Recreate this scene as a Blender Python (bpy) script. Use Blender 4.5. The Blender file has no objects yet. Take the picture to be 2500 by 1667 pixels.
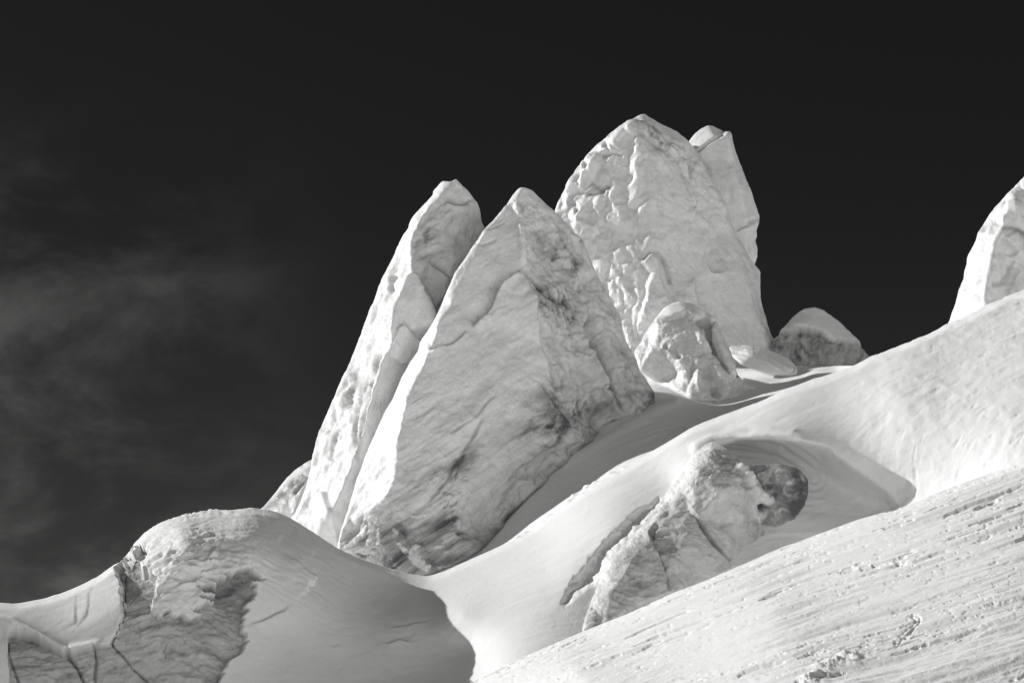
import bpy, math, random, time
import numpy as np
from mathutils import Vector, Matrix
from mathutils.geometry import delaunay_2d_cdt
T0 = time.time()
sc = bpy.context.scene
C = sc.collection

# ------------------------------------------------------------------ camera
F_PX = 4665.0                      # focal length in pixels of a 2500 px wide picture
PITCH = math.radians(14.0)
cam_d = bpy.data.cameras.new('camera'); cam = bpy.data.objects.new('camera', cam_d); C.objects.link(cam)
cam_d.sensor_width = 36.0; cam_d.lens = 36.0 * F_PX / 2500.0
cam_d.clip_start = 0.5; cam_d.clip_end = 20000
cam.location = (0, 0, 0); cam.rotation_euler = (math.pi / 2 + PITCH, 0, 0)
sc.camera = cam

# ------------------------------------------------------------------ sun and sky
SUN_PHI = math.radians(18.0)       # behind the ice, to the left
SUN_EL = math.radians(27.0)
S = np.array([-math.cos(SUN_PHI) * math.cos(SUN_EL), math.sin(SUN_PHI) * math.cos(SUN_EL), math.sin(SUN_EL)])
sd = bpy.data.lights.new('sun', 'SUN'); sd.energy = 3.7; sd.angle = math.radians(0.5); sd.color = (1.0, 1.0, 0.995)
sun = bpy.data.objects.new('sun', sd); C.objects.link(sun)
sun.rotation_euler = Vector(S).to_track_quat('Z', 'Y').to_euler(); sun.location = (-60, 60, 90)

w = bpy.data.worlds.new('World'); sc.world = w; w.use_nodes = True
nt = w.node_tree; nt.nodes.clear()
def N(t, tree=None, **kw):
    n = (tree or nt).nodes.new(t)
    for k, v in kw.items(): setattr(n, k, v)
    return n
def L(a, b, tree=None): (tree or nt).links.new(a, b)
def math_n(op, a=None, b=None, tree=None, clamp=False):
    n = N('ShaderNodeMath', tree, operation=op); n.use_clamp = clamp
    for i, v in enumerate((a, b)):
        if v is None: continue
        if isinstance(v, (int, float)): n.inputs[i].default_value = v
        else: L(v, n.inputs[i], tree)
    return n.outputs[0]
def mrange(v, a, b, c, d, tree=None, smooth=True):
    n = N('ShaderNodeMapRange', tree); n.interpolation_type = 'SMOOTHSTEP' if smooth else 'LINEAR'
    L(v, n.inputs[0], tree)
    for i, q in enumerate((a, b, c, d)): n.inputs[i + 1].default_value = q
    return n.outputs[0]
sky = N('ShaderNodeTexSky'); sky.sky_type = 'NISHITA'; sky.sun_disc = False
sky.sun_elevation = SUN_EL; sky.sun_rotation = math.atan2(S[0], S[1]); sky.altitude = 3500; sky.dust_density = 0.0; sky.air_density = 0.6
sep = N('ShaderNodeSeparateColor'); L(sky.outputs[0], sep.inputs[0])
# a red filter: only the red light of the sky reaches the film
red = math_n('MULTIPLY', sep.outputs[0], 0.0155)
tc = N('ShaderNodeTexCoord'); sx = N('ShaderNodeSeparateXYZ'); L(tc.outputs['Generated'], sx.inputs[0])
# added fill light: made-up bright cloud in the unseen sky behind the camera
sky_fill = mrange(sx.outputs['Y'], 0.25, -0.45, 0.0, 1.0)
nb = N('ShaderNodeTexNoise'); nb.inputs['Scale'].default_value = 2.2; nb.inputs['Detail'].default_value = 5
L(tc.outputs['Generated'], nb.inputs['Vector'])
sky_fill = math_n('MULTIPLY', sky_fill, mrange(nb.outputs[0], 0.3, 0.7, 0.48, 0.76))
sky_fill = math_n('MULTIPLY', sky_fill, mrange(sx.outputs['X'], -0.7, 0.8, 0.6, 1.9, smooth=False))
sky_fill = math_n('MULTIPLY', sky_fill, mrange(sx.outputs['Z'], 0.05, 0.48, 1.0, 0.08))
# thin wisps low on the left
mp = N('ShaderNodeMapping'); mp.inputs['Scale'].default_value = (1.0, 1.0, 1.7); mp.inputs['Rotation'].default_value = (0, 0.35, 0)
L(tc.outputs['Generated'], mp.inputs[0])
n1 = N('ShaderNodeTexNoise'); n1.inputs['Scale'].default_value = 9.0; n1.inputs['Detail'].default_value = 9; n1.inputs['Roughness'].default_value = 0.6; n1.inputs['Distortion'].default_value = 0.35
L(mp.outputs[0], n1.inputs['Vector'])
wis = mrange(n1.outputs[0], 0.37, 0.78, 0.0, 1.0)
wis = math_n('MULTIPLY', wis, mrange(sx.outputs['X'], -0.08, -0.24, 0.0, 1.0))
wis = math_n('MULTIPLY', wis, mrange(sx.outputs['Z'], 0.37, 0.24, 0.0, 1.0))
wis = math_n('MULTIPLY', wis, 0.075)
low = mrange(sx.outputs['Z'], 0.32, 0.06, 0.0, 0.006)
tot = math_n('ADD', math_n('ADD', math_n('ADD', red, sky_fill), wis), math_n('ADD', low, 0.0))
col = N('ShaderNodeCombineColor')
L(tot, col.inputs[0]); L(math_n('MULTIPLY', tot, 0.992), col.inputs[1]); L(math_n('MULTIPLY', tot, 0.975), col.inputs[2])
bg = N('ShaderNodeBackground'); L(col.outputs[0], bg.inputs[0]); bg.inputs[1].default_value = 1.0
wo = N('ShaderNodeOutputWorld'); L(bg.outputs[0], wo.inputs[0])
sc.view_settings.view_transform = 'Standard'; sc.view_settings.look = 'None'; sc.view_settings.gamma = 1; sc.view_settings.exposure = 0.2
sc.cycles.max_bounces = 6; sc.cycles.diffuse_bounces = 5

# ------------------------------------------------------------------ noise
rs = np.random.RandomState(7)
PERM = rs.permutation(512).astype(np.int64); PERM = np.concatenate([PERM, PERM, PERM, PERM])
G3 = rs.normal(size=(512, 3)); G3 /= np.linalg.norm(G3, axis=1)[:, None]
RND = rs.rand(512, 3)
def hsh(i, j, k): return PERM[PERM[PERM[i & 511] + (j & 511)] + (k & 511)]
def perlin(p):
    i = np.floor(p).astype(np.int64); f = p - i; u = f * f * f * (f * (f * 6 - 15) + 10)
    r = 0
    for a in (0, 1):
        for b in (0, 1):
            for c in (0, 1):
                g = G3[hsh(i[:, 0] + a, i[:, 1] + b, i[:, 2] + c)]
                d = (f[:, 0] - a) * g[:, 0] + (f[:, 1] - b) * g[:, 1] + (f[:, 2] - c) * g[:, 2]
                wt = (u[:, 0] if a else 1 - u[:, 0]) * (u[:, 1] if b else 1 - u[:, 1]) * (u[:, 2] if c else 1 - u[:, 2])
                r = r + d * wt
    return r * 1.6
def fbm(p, o=4, g=0.5):
    r = 0; a = 1; t = 0
    for k in range(o):
        r = r + a * perlin(p * (2.03 ** k) + 17.3 * k); t += a; a *= g
    return r / t
def ridged(p, o=4, g=0.55):
    r = 0; a = 1; t = 0
    for k in range(o):
        r = r + a * (1 - np.abs(perlin(p * (2.07 ** k) + 9.1 * k)) * 2); t += a; a *= g
    return r / t
def worley(p):
    i = np.floor(p).astype(np.int64); f1 = np.full(len(p), 9.0); f2 = f1.copy()
    for a in (-1, 0, 1):
        for b in (-1, 0, 1):
            for c in (-1, 0, 1):
                q = i + np.array([a, b, c]); r = RND[hsh(q[:, 0], q[:, 1], q[:, 2])] + q - p
                d = np.sqrt((r * r).sum(1)); m = d < f1
                f2 = np.where(m, f1, np.minimum(f2, d)); f1 = np.where(m, d, f1)
    return f1, f2
def sm(x, a, b):
    t = np.clip((x - a) / (b - a), 0, 1); return t * t * (3 - 2 * t)
def aniso(P, ang, su, sv, sd=None, seed=0.0, warp=0.0, wscale=0.15):
    """coordinates in the x-z plane turned by ang degrees (counter-clockwise) and scaled along / across"""
    a = math.radians(ang); c, s = math.cos(a), math.sin(a)
    Q = P
    if warp:
        Q = P + warp * np.stack([fbm(P * wscale + 3.1, 3), fbm(P * wscale + 31.7, 3), fbm(P * wscale + 71.2, 3)], 1)
    u = Q[:, 0] * c + Q[:, 2] * s; v = -Q[:, 0] * s + Q[:, 2] * c
    return np.stack([u * su, Q[:, 1] * (sd if sd is not None else sv), v * sv], 1) + seed

# ------------------------------------------------------------------ picture geometry -> points of the place
Fv = np.array([0, math.cos(PITCH), math.sin(PITCH)]); Uv = np.array([0, -math.sin(PITCH), math.cos(PITCH)])
def world(px, py, d):
    x = (np.asarray(px) - 1250.0) / F_PX; y = (833.5 - np.asarray(py)) / F_PX; d = np.asarray(d)
    return np.stack([d * x, d * (Fv[1] + y * Uv[1]), d * (Fv[2] + y * Uv[2])], -1)
def inside(x, y, poly):
    r = np.zeros(len(x), bool); n = len(poly)
    for i in range(n):
        x0, y0 = poly[i][0], poly[i][1]; x1, y1 = poly[(i + 1) % n][0], poly[(i + 1) % n][1]
        if y0 == y1: continue
        m = (y0 > y) != (y1 > y)
        r ^= m & (x < (x1 - x0) * (y - y0) / (y1 - y0) + x0)
    return r
def ldist(x, y, pts, closed=False):
    """distance to a polyline, signed (+ on its right-hand side when walking it with y down), arc position 0..1"""
    best = np.full(len(x), 1e9); sg = np.zeros(len(x)); tt = np.zeros(len(x)); P = list(pts)
    if closed: P = P + [P[0]]
    seg = [math.hypot(P[i + 1][0] - P[i][0], P[i + 1][1] - P[i][1]) + 1e-9 for i in range(len(P) - 1)]; tot = sum(seg); acc = 0
    for i in range(len(P) - 1):
        ax, ay = P[i][0], P[i][1]; dx, dy = P[i + 1][0] - ax, P[i + 1][1] - ay
        t = np.clip(((x - ax) * dx + (y - ay) * dy) / (seg[i] ** 2), 0, 1)
        d = np.hypot(x - ax - t * dx, y - ay - t * dy); m = d < best
        best = np.where(m, d, best); sg = np.where(m, np.sign(dx * (y - ay) - dy * (x - ax)), sg)
        tt = np.where(m, (acc + t * seg[i]) / tot, tt); acc += seg[i]
    return best, sg, tt
def smooth_poly(pts, step, jit=1.0, seed=0.0, closed=True):
    """resample an outline with small natural irregularities; carries the third value (depth) along"""
    P = np.array(pts, float); 
    if closed: P = np.vstack([P, P[:1]])
    out = []
    for i in range(len(P) - 1):
        n = max(1, int(round(np.hypot(*(P[i + 1][:2] - P[i][:2])) / step)))
        for k in range(n): out.append(P[i] + (P[i + 1] - P[i]) * k / n)
    if not closed: out.append(P[-1])
    out = np.array(out)
    # soften corners
    for _ in range(2):
        if closed: out = out * 0.5 + 0.25 * (np.roll(out, 1, 0) + np.roll(out, -1, 0))
        else: out[1:-1] = out[1:-1] * 0.5 + 0.25 * (out[:-2] + out[2:])
    q = np.stack([out[:, 0] * 0.03, out[:, 1] * 0.03, np.full(len(out), seed)], 1)
    out[:, 0] += jit * 2.2 * fbm(q, 5, 0.72); out[:, 1] += jit * 2.2 * fbm(q + 55.5, 5, 0.72)
    return out
def tps(ctrl):
    """thin-plate interpolation of depth from control points (px, py, d)"""
    K = np.array(ctrl, float); n = len(K); X = K[:, :2] / 500.0
    def U(r2): return 0.5 * r2 * np.log(r2 + 1e-9)
    A = np.zeros((n + 3, n + 3)); A[:n, :n] = U(((X[:, None] - X[None]) ** 2).sum(-1)) + np.eye(n) * 1e-4
    A[:n, n] = 1; A[:n, n + 1:] = X; A[n, :n] = 1; A[n + 1:, :n] = X.T
    wv = np.linalg.solve(A, np.concatenate([K[:, 2], [0, 0, 0]]))
    def f(px, py):
        q = np.stack([px, py], -1) / 500.0; r = wv[n] + q @ wv[n + 1:]
        for i in range(n): r = r + wv[i] * U(((q - X[i]) ** 2).sum(-1))
        return r
    return f

def link_mesh(name, V, Fc, mat, parent=None, attrs=None, normals=None, smooth=True):
    me = bpy.data.meshes.new(name)
    V = np.asarray(V, np.float32); Fc = np.asarray(Fc, np.int32); k = Fc.shape[1]
    me.vertices.add(len(V)); me.vertices.foreach_set('co', V.ravel())
    me.loops.add(Fc.size); me.loops.foreach_set('vertex_index', Fc.ravel())
    me.polygons.add(len(Fc)); me.polygons.foreach_set('loop_start', np.arange(0, Fc.size, k, dtype=np.int32))
    me.polygons.foreach_set('use_smooth', np.full(len(Fc), smooth))
    me.update(calc_edges=True); 
    for an, av in (attrs or {}).items():
        at = me.attributes.new(an, 'FLOAT', 'POINT'); at.data.foreach_set('value', np.asarray(av, np.float32))
    if normals is not None: me.normals_split_custom_set_from_vertices(np.asarray(normals, np.float32).tolist())
    me.materials.append(mat)
    o = bpy.data.objects.new(name, me); C.objects.link(o)
    if parent is not None: o.parent = parent
    return o
def vnormals(V, Fc):
    a, b, c = V[Fc[:, 0]], V[Fc[:, 1]], V[Fc[:, 2]]
    n = np.cross(b - a, c - a)
    if Fc.shape[1] == 4: n = n + np.cross(c - a, V[Fc[:, 3]] - a)
    r = np.stack([sum(np.bincount(Fc[:, j], n[:, k], len(V)) for j in range(Fc.shape[1])) for k in range(3)], 1)
    return r / (np.linalg.norm(r, axis=1)[:, None] + 1e-12)
def lap(vals, Fc, it, lam=0.6, fixed=None):
    m = len(vals); E = np.concatenate([Fc[:, [0, 1]], Fc[:, [1, 2]], Fc[:, [2, 0]]]); i, j = E[:, 0], E[:, 1]
    deg = np.bincount(i, minlength=m) + np.bincount(j, minlength=m) + 1e-9
    for _ in range(it):
        s_ = np.bincount(i, vals[j], m) + np.bincount(j, vals[i], m)
        nv = vals + lam * (s_ / deg - vals); vals = nv if fixed is None else np.where(fixed, vals, nv)
    return vals
def thing(name, label, cat, loc=(0, 0, 0), group=None):
    o = bpy.data.objects.new(name, None); C.objects.link(o); o.location = loc; o['label'] = label; o['category'] = cat
    o.empty_display_size = 2.0
    if group: o['group'] = group
    return o
def tri2d(pts, nloop):
    vs = [Vector((float(a), float(b))) for a, b in pts]
    ed = [(i, (i + 1) % nloop) for i in range(nloop)]
    r = delaunay_2d_cdt(vs, ed, [], 1, 1e-6)
    vo, fo, ov = r[0], r[2], r[3]
    mp_ = np.array([o[0] if len(o) else -1 for o in ov])
    xy = np.array([[v.x, v.y] for v in vo]); return xy, np.array([f for f in fo if len(f) == 3], np.int64), mp_

def build_solid(label, cat, name, outline, nodes, edges, detail, parts, mats, step=3.0, jit=1.0, thick=6.0, blur=6, group=None,
                rnd_px=9.0, rnd_d=0.25, seed=1.0, part_labels=None, warp_px=6.0, body='ice_body'):
    """a closed block of ice: the outline and the facet corners stand at their own distances, the back bulges away by thick metres"""
    ol = smooth_poly(outline, step, jit, seed)
    # coarse facets
    cn = np.array(list(outline) + list(nodes), float); no = len(outline)
    vs = [Vector((float(p[0]), float(p[1]))) for p in cn]
    ce = [(i, (i + 1) % no) for i in range(no)] + [tuple(e) for e in edges]
    r = delaunay_2d_cdt(vs, ce, [], 1, 1e-6)
    cx = np.array([[v.x, v.y] for v in r[0]]); cd = []
    for k, o in enumerate(r[3]):
        if len(o): cd.append(cn[o[0]][2])
        else: j = np.argmin(((cn[:, :2] - cx[k]) ** 2).sum(1)); cd.append(cn[j][2])
    cd = np.array(cd); ctr = [f for f in r[2] if len(f) == 3]
    def coarse(x, y):
        d = np.full(len(x), np.nan)
        for f in ctr:
            (x0, y0), (x1, y1), (x2, y2) = cx[list(f)]
            den = (y1 - y2) * (x0 - x2) + (x2 - x1) * (y0 - y2)
            if abs(den) < 1e-9: continue
            a = ((y1 - y2) * (x - x2) + (x2 - x1) * (y - y2)) / den; b = ((y2 - y0) * (x - x2) + (x0 - x2) * (y - y2)) / den; c = 1 - a - b
            m = (a >= -1e-6) & (b >= -1e-6) & (c >= -1e-6)
            d[m] = (a * cd[f[0]] + b * cd[f[1]] + c * cd[f[2]])[m]
        bad = np.isnan(d)
        if bad.any():
            for q in np.where(bad)[0]:
                dd = ((cn[:, 0] - x[q]) ** 2 + (cn[:, 1] - y[q]) ** 2); k = np.argsort(dd)[:2]; wk = 1 / (np.sqrt(dd[k]) + 1); d[q] = (cn[k, 2] * wk).sum() / wk.sum()
        return d
    x0, y0 = ol[:, 0].min(), ol[:, 1].min(); x1, y1 = ol[:, 0].max(), ol[:, 1].max()
    R = np.random.RandomState(int(seed * 100) % 9999)
    gx, gy = np.meshgrid(np.arange(x0, x1, step), np.arange(y0, y1, step * 0.87)); gx = gx + (np.arange(gx.shape[0]) % 2)[:, None] * step / 2
    gx = gx.ravel() + R.uniform(-.15, .15, gx.size) * step; gy = gy.ravel() + R.uniform(-.15, .15, gy.size) * step
    poly = ol[:, :2].tolist()
    cpoly = [(p[0], p[1]) for p in outline]
    m = inside(gx, gy, poly); gx, gy = gx[m], gy[m]
    dl, _, _ = ldist(gx, gy, cpoly, True)
    near = dl < step * 3
    dd = dl.copy()
    if near.any():
        nx, ny = gx[near], gy[near]; best = np.full(len(nx), 1e9)
        for a in range(0, len(ol), 1):
            best = np.minimum(best, (nx - ol[a, 0]) ** 2 + (ny - ol[a, 1]) ** 2)
        dd[near] = np.sqrt(best)
    m = dd > step * 0.6; gx, gy, dl = gx[m], gy[m], dl[m]
    pts = np.concatenate([ol[:, :2], np.stack([gx, gy], 1)])
    xy, Fc, om = tri2d(pts, len(ol))
    isol = (om >= 0) & (om < len(ol))
    D = coarse(xy[:, 0], xy[:, 1]); D = lap(D, Fc, blur)
    dist, _, _ = ldist(xy[:, 0], xy[:, 1], cpoly, True); dist = np.where(isol, 0, dist)
    t = np.clip(dist / rnd_px, 0, 1); D = D + rnd_d * (1 - np.sqrt(np.clip(1 - (1 - t) ** 2, 0, 1)))
    P = world(xy[:, 0], xy[:, 1], D)
    # orient to the camera
    n = vnormals(P, Fc)
    if (n * P).sum(1).mean() > 0: Fc = Fc[:, ::-1]; n = -n
    warp = np.stack([fbm(P * 0.5 + seed, 4, .6), fbm(P * 0.5 + 40 + seed, 4, .6)], 1) * warp_px * 2
    wx, wy = xy[:, 0] + warp[:, 0], xy[:, 1] + warp[:, 1]
    ctx = dict(P=P, n=n, x=xy[:, 0], y=xy[:, 1], wx=wx, wy=wy, dist=dist)
    disp, tone, snow = detail(ctx)
    ic = sm(snow, .75, .5); sp = fbm(P * 1.7 + seed, 5, .7); tone = tone + ic * ((tone - .82) * .5 + .05 * sp * (1 + 3 * (.82 - tone).clip(0, .3))); tone = np.clip(tone, .12, .9)
    disp = disp + ic * (.03 * fbm(P * 1.3 + 7, 5, .7) + .10 * (ridged(P * np.array([.6, .6, .4]) + .4 * fbm(P * .8, 3)[:, None] + seed, 5, .6) - .5) * (.35 + .65 * sm(fbm(P * .2 + 60 + seed, 3), -.2, .3)))
    fade = 0.25 + 0.75 * sm(dist, 0, 10)
    P2 = P + n * (disp * fade)[:, None]
    # back shell
    nv = len(xy)
    cs = max(step * 5, 14)
    bx, by = np.meshgrid(np.arange(x0, x1, cs), np.arange(y0, y1, cs)); bx, by = bx.ravel(), by.ravel()
    m = inside(bx, by, poly); bx, by = bx[m], by[m]; bd, _, _ = ldist(bx, by, cpoly, True); m = bd > cs * 0.6; bx, by, bd = bx[m], by[m], bd[m]
    oli = np.where(isol)[0]; oli = oli[np.argsort(om[oli])]
    bp = np.concatenate([xy[oli], np.stack([bx, by], 1)])
    bxy, bF, bom = tri2d(bp, len(oli))
    md = max(bd.max() if len(bd) else 1, 1)
    idx = np.zeros(len(bxy), np.int64); nd = []; cnt = nv
    for k, o in enumerate(bom):
        if 0 <= o < len(oli): idx[k] = oli[o]
        else: idx[k] = cnt; cnt += 1; nd.append(k)
    nd = np.array(nd, int)
    if len(nd):
        bx, by = bxy[nd, 0], bxy[nd, 1]; bd, _, _ = ldist(bx, by, cpoly, True); u = np.clip(bd / md, 0, 1)
        BD = coarse(bx, by) + thick * (0.12 + 0.88 * np.sqrt(u)); BP = world(bx, by, BD)
        BP = BP + 0.5 * np.stack([fbm(BP * .2 + 5, 3), fbm(BP * .2 + 15, 3), fbm(BP * .2 + 25, 3)], 1) * u[:, None]
        P2 = np.vstack([P2, BP])
    bF = idx[bF]
    a, b, c = P2[bF[:, 0]], P2[bF[:, 1]], P2[bF[:, 2]]
    nn = np.cross(b - a, c - a); flip = (nn * a).sum(1) < 0; bF[flip] = bF[flip][:, ::-1]
    tone = np.concatenate([tone, np.full(len(P2) - nv, .8)]); snow = np.concatenate([snow, np.full(len(P2) - nv, .3)])
    nrm = vnormals(P2, np.vstack([Fc]))      # front normals
    nb_ = vnormals(P2, bF)
    # split the front into its parts
    lab = np.zeros(len(Fc), int); fc = xy[Fc].mean(1); fw = np.stack([wx, wy], 1)[Fc].mean(1)
    for pi, (pn, pp, wp) in enumerate(parts):
        q = fw if wp else fc; lab[inside(q[:, 0], q[:, 1], pp)] = pi + 1
    cpt = world(float(np.mean(cn[:no, 0])), float(y1), float(np.mean(cn[:no, 2])))
    root = thing(name, label, cat, (float(cpt[0]), float(cpt[1]), float(cpt[2])), group)
    base = np.array(root.location)
    def emit(nm, FF, nr, mat, lb=None):
        if not len(FF): return
        u, inv = np.unique(FF, return_inverse=True); FF2 = inv.reshape(FF.shape)
        o = link_mesh(nm, P2[u] - base, FF2, mat, root, dict(tone=tone[u], snow=snow[u]), nr[u])
        if lb: o['label'] = lb
        return o
    # body = its front faces and the back; body normals blend at the rim
    bodyF = Fc[lab == 0]; nr = nrm.copy(); only = np.ones(len(P2), bool); only[np.unique(Fc)] = False; nr[only] = nb_[only]
    emit(body, np.vstack([bodyF, bF]), nr, mats[0])
    for pi, (pn, pp, wp) in enumerate(parts):
        emit(pn, Fc[lab == pi + 1], nrm, mats[1] if 'snow' in pn else mats[0], (part_labels or {}).get(pi))
    print('solid %-18s %7d verts  %.1fs' % (name, len(P2), time.time() - T0))
    return root

# ------------------------------------------------------------------ materials
def make_mat(name, kind):
    m = bpy.data.materials.new(name); m.use_nodes = True; t = m.node_tree; t.nodes.clear()
    b = N('ShaderNodeBsdfPrincipled', t); out = N('ShaderNodeOutputMaterial', t); L(b.outputs[0], out.inputs[0], t)
    geo = N('ShaderNodeNewGeometry', t); pos = geo.outputs['Position']
    at = N('ShaderNodeAttribute', t); at.attribute_name = 'tone'
    asn = N('ShaderNodeAttribute', t); asn.attribute_name = 'snow'
    def noise(scale, det, rough, vec=pos, dist=0.0):
        n = N('ShaderNodeTexNoise', t); n.inputs['Scale'].default_value = scale; n.inputs['Detail'].default_value = det
        n.inputs['Roughness'].default_value = rough; n.inputs['Distortion'].default_value = dist; L(vec, n.inputs['Vector'], t); return n.outputs[0]
    f1 = noise(1.2, 8, .62, dist=.4); f2 = noise(7.0, 6, .6)
    v = math_n('MULTIPLY', at.outputs['Fac'], mrange(f1, .3, .7, .93, 1.05, t) if kind == 'ice' else mrange(f1, .3, .7, .985, 1.01, t), t)
    v = math_n('MULTIPLY', v, mrange(f2, .3, .7, .95, 1.04, t) if kind == 'ice' else mrange(f2, .3, .7, .99, 1.005, t), t)
    v = math_n('MINIMUM', v, 0.92, t)
    cc = N('ShaderNodeCombineColor', t); L(v, cc.inputs[0], t); L(math_n('MULTIPLY', v, .999, t), cc.inputs[1], t); L(math_n('MULTIPLY', v, .996, t), cc.inputs[2], t)
    L(cc.outputs[0], b.inputs['Base Color'], t)
    if kind == 'ice':
        L(mrange(asn.outputs['Fac'], 0, 1, .22, .75, t), b.inputs['Roughness'], t)
        b.inputs['IOR'].default_value = 1.31
        h = math_n('ADD', math_n('MULTIPLY', noise(3.0, 7, .6, dist=.6), .6, t), math_n('MULTIPLY', noise(14.0, 4, .6), .16, t), t)
        rn = N('ShaderNodeTexNoise', t); rn.noise_type = 'RIDGED_MULTIFRACTAL'; rn.inputs['Scale'].default_value = 1.1; rn.inputs['Detail'].default_value = 6; rn.inputs['Roughness'].default_value = .6; rn.inputs['Distortion'].default_value = .8; L(pos, rn.inputs['Vector'], t)
        h = math_n('ADD', h, math_n('MULTIPLY', rn.outputs[0], .10, t), t)
        bs, bd = 0.65, 0.17
    else:
        b.inputs['Roughness'].default_value = .75; b.inputs['IOR'].default_value = 1.31; b.inputs['Specular IOR Level'].default_value = .25
        h = math_n('ADD', math_n('MULTIPLY', noise(2.0, 8, .65), .5, t), math_n('MULTIPLY', noise(16.0, 4, .6), .22, t), t)
        bs, bd = 0.5, 0.09
    bp = N('ShaderNodeBump', t); bp.inputs['Strength'].default_value = bs; bp.inputs['Distance'].default_value = bd; L(h, bp.inputs['Height'], t)
    L(bp.outputs[0], b.inputs['Normal'], t)
    return m
M_ICE = make_mat('glacier_ice', 'ice'); M_SNOW = make_mat('wind_packed_snow', 'snow')

# ------------------------------------------------------------------ terrain sheets
def curve(pts):
    P = np.array(pts, float)
    def f(x): return np.interp(x, P[:, 0], P[:, 1])
    return f
def smooth_curve(pts, r=14):
    P = np.array(pts, float); xs = np.arange(P[0, 0], P[-1, 0] + 1, 4.0); ys = np.interp(xs, P[:, 0], P[:, 1])
    k = np.hanning(2 * r // 4 * 2 + 3); k /= k.sum(); pad = len(k) // 2
    yp = np.concatenate([2 * ys[0] - ys[pad:0:-1], ys, 2 * ys[-1] - ys[-2:-pad - 2:-1]]); ys = np.convolve(yp, k, 'valid')
    return lambda x: np.interp(x, xs, ys)
def sheet_grid(xs, crest, rows, bottom):
    """rows 0..1 from the crest to the bottom"""
    X = np.repeat(xs[None], len(rows), 0); c = crest(xs)[None]; Y = c + (bottom - c) * rows[:, None]
    return X, Y
def grid_faces(nr, nc):
    i = np.arange(nr * nc).reshape(nr, nc); return np.stack([i[:-1, :-1].ravel(), i[1:, :-1].ravel(), i[1:, 1:].ravel(), i[:-1, 1:].ravel()], 1)
def sgrid(P, nr, nc):
    Fc = grid_faces(nr, nc); n = vnormals(P, Fc)
    if (n * P).sum(1).mean() > 0: Fc = Fc[:, ::-1]; n = -n
    return Fc, n

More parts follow.
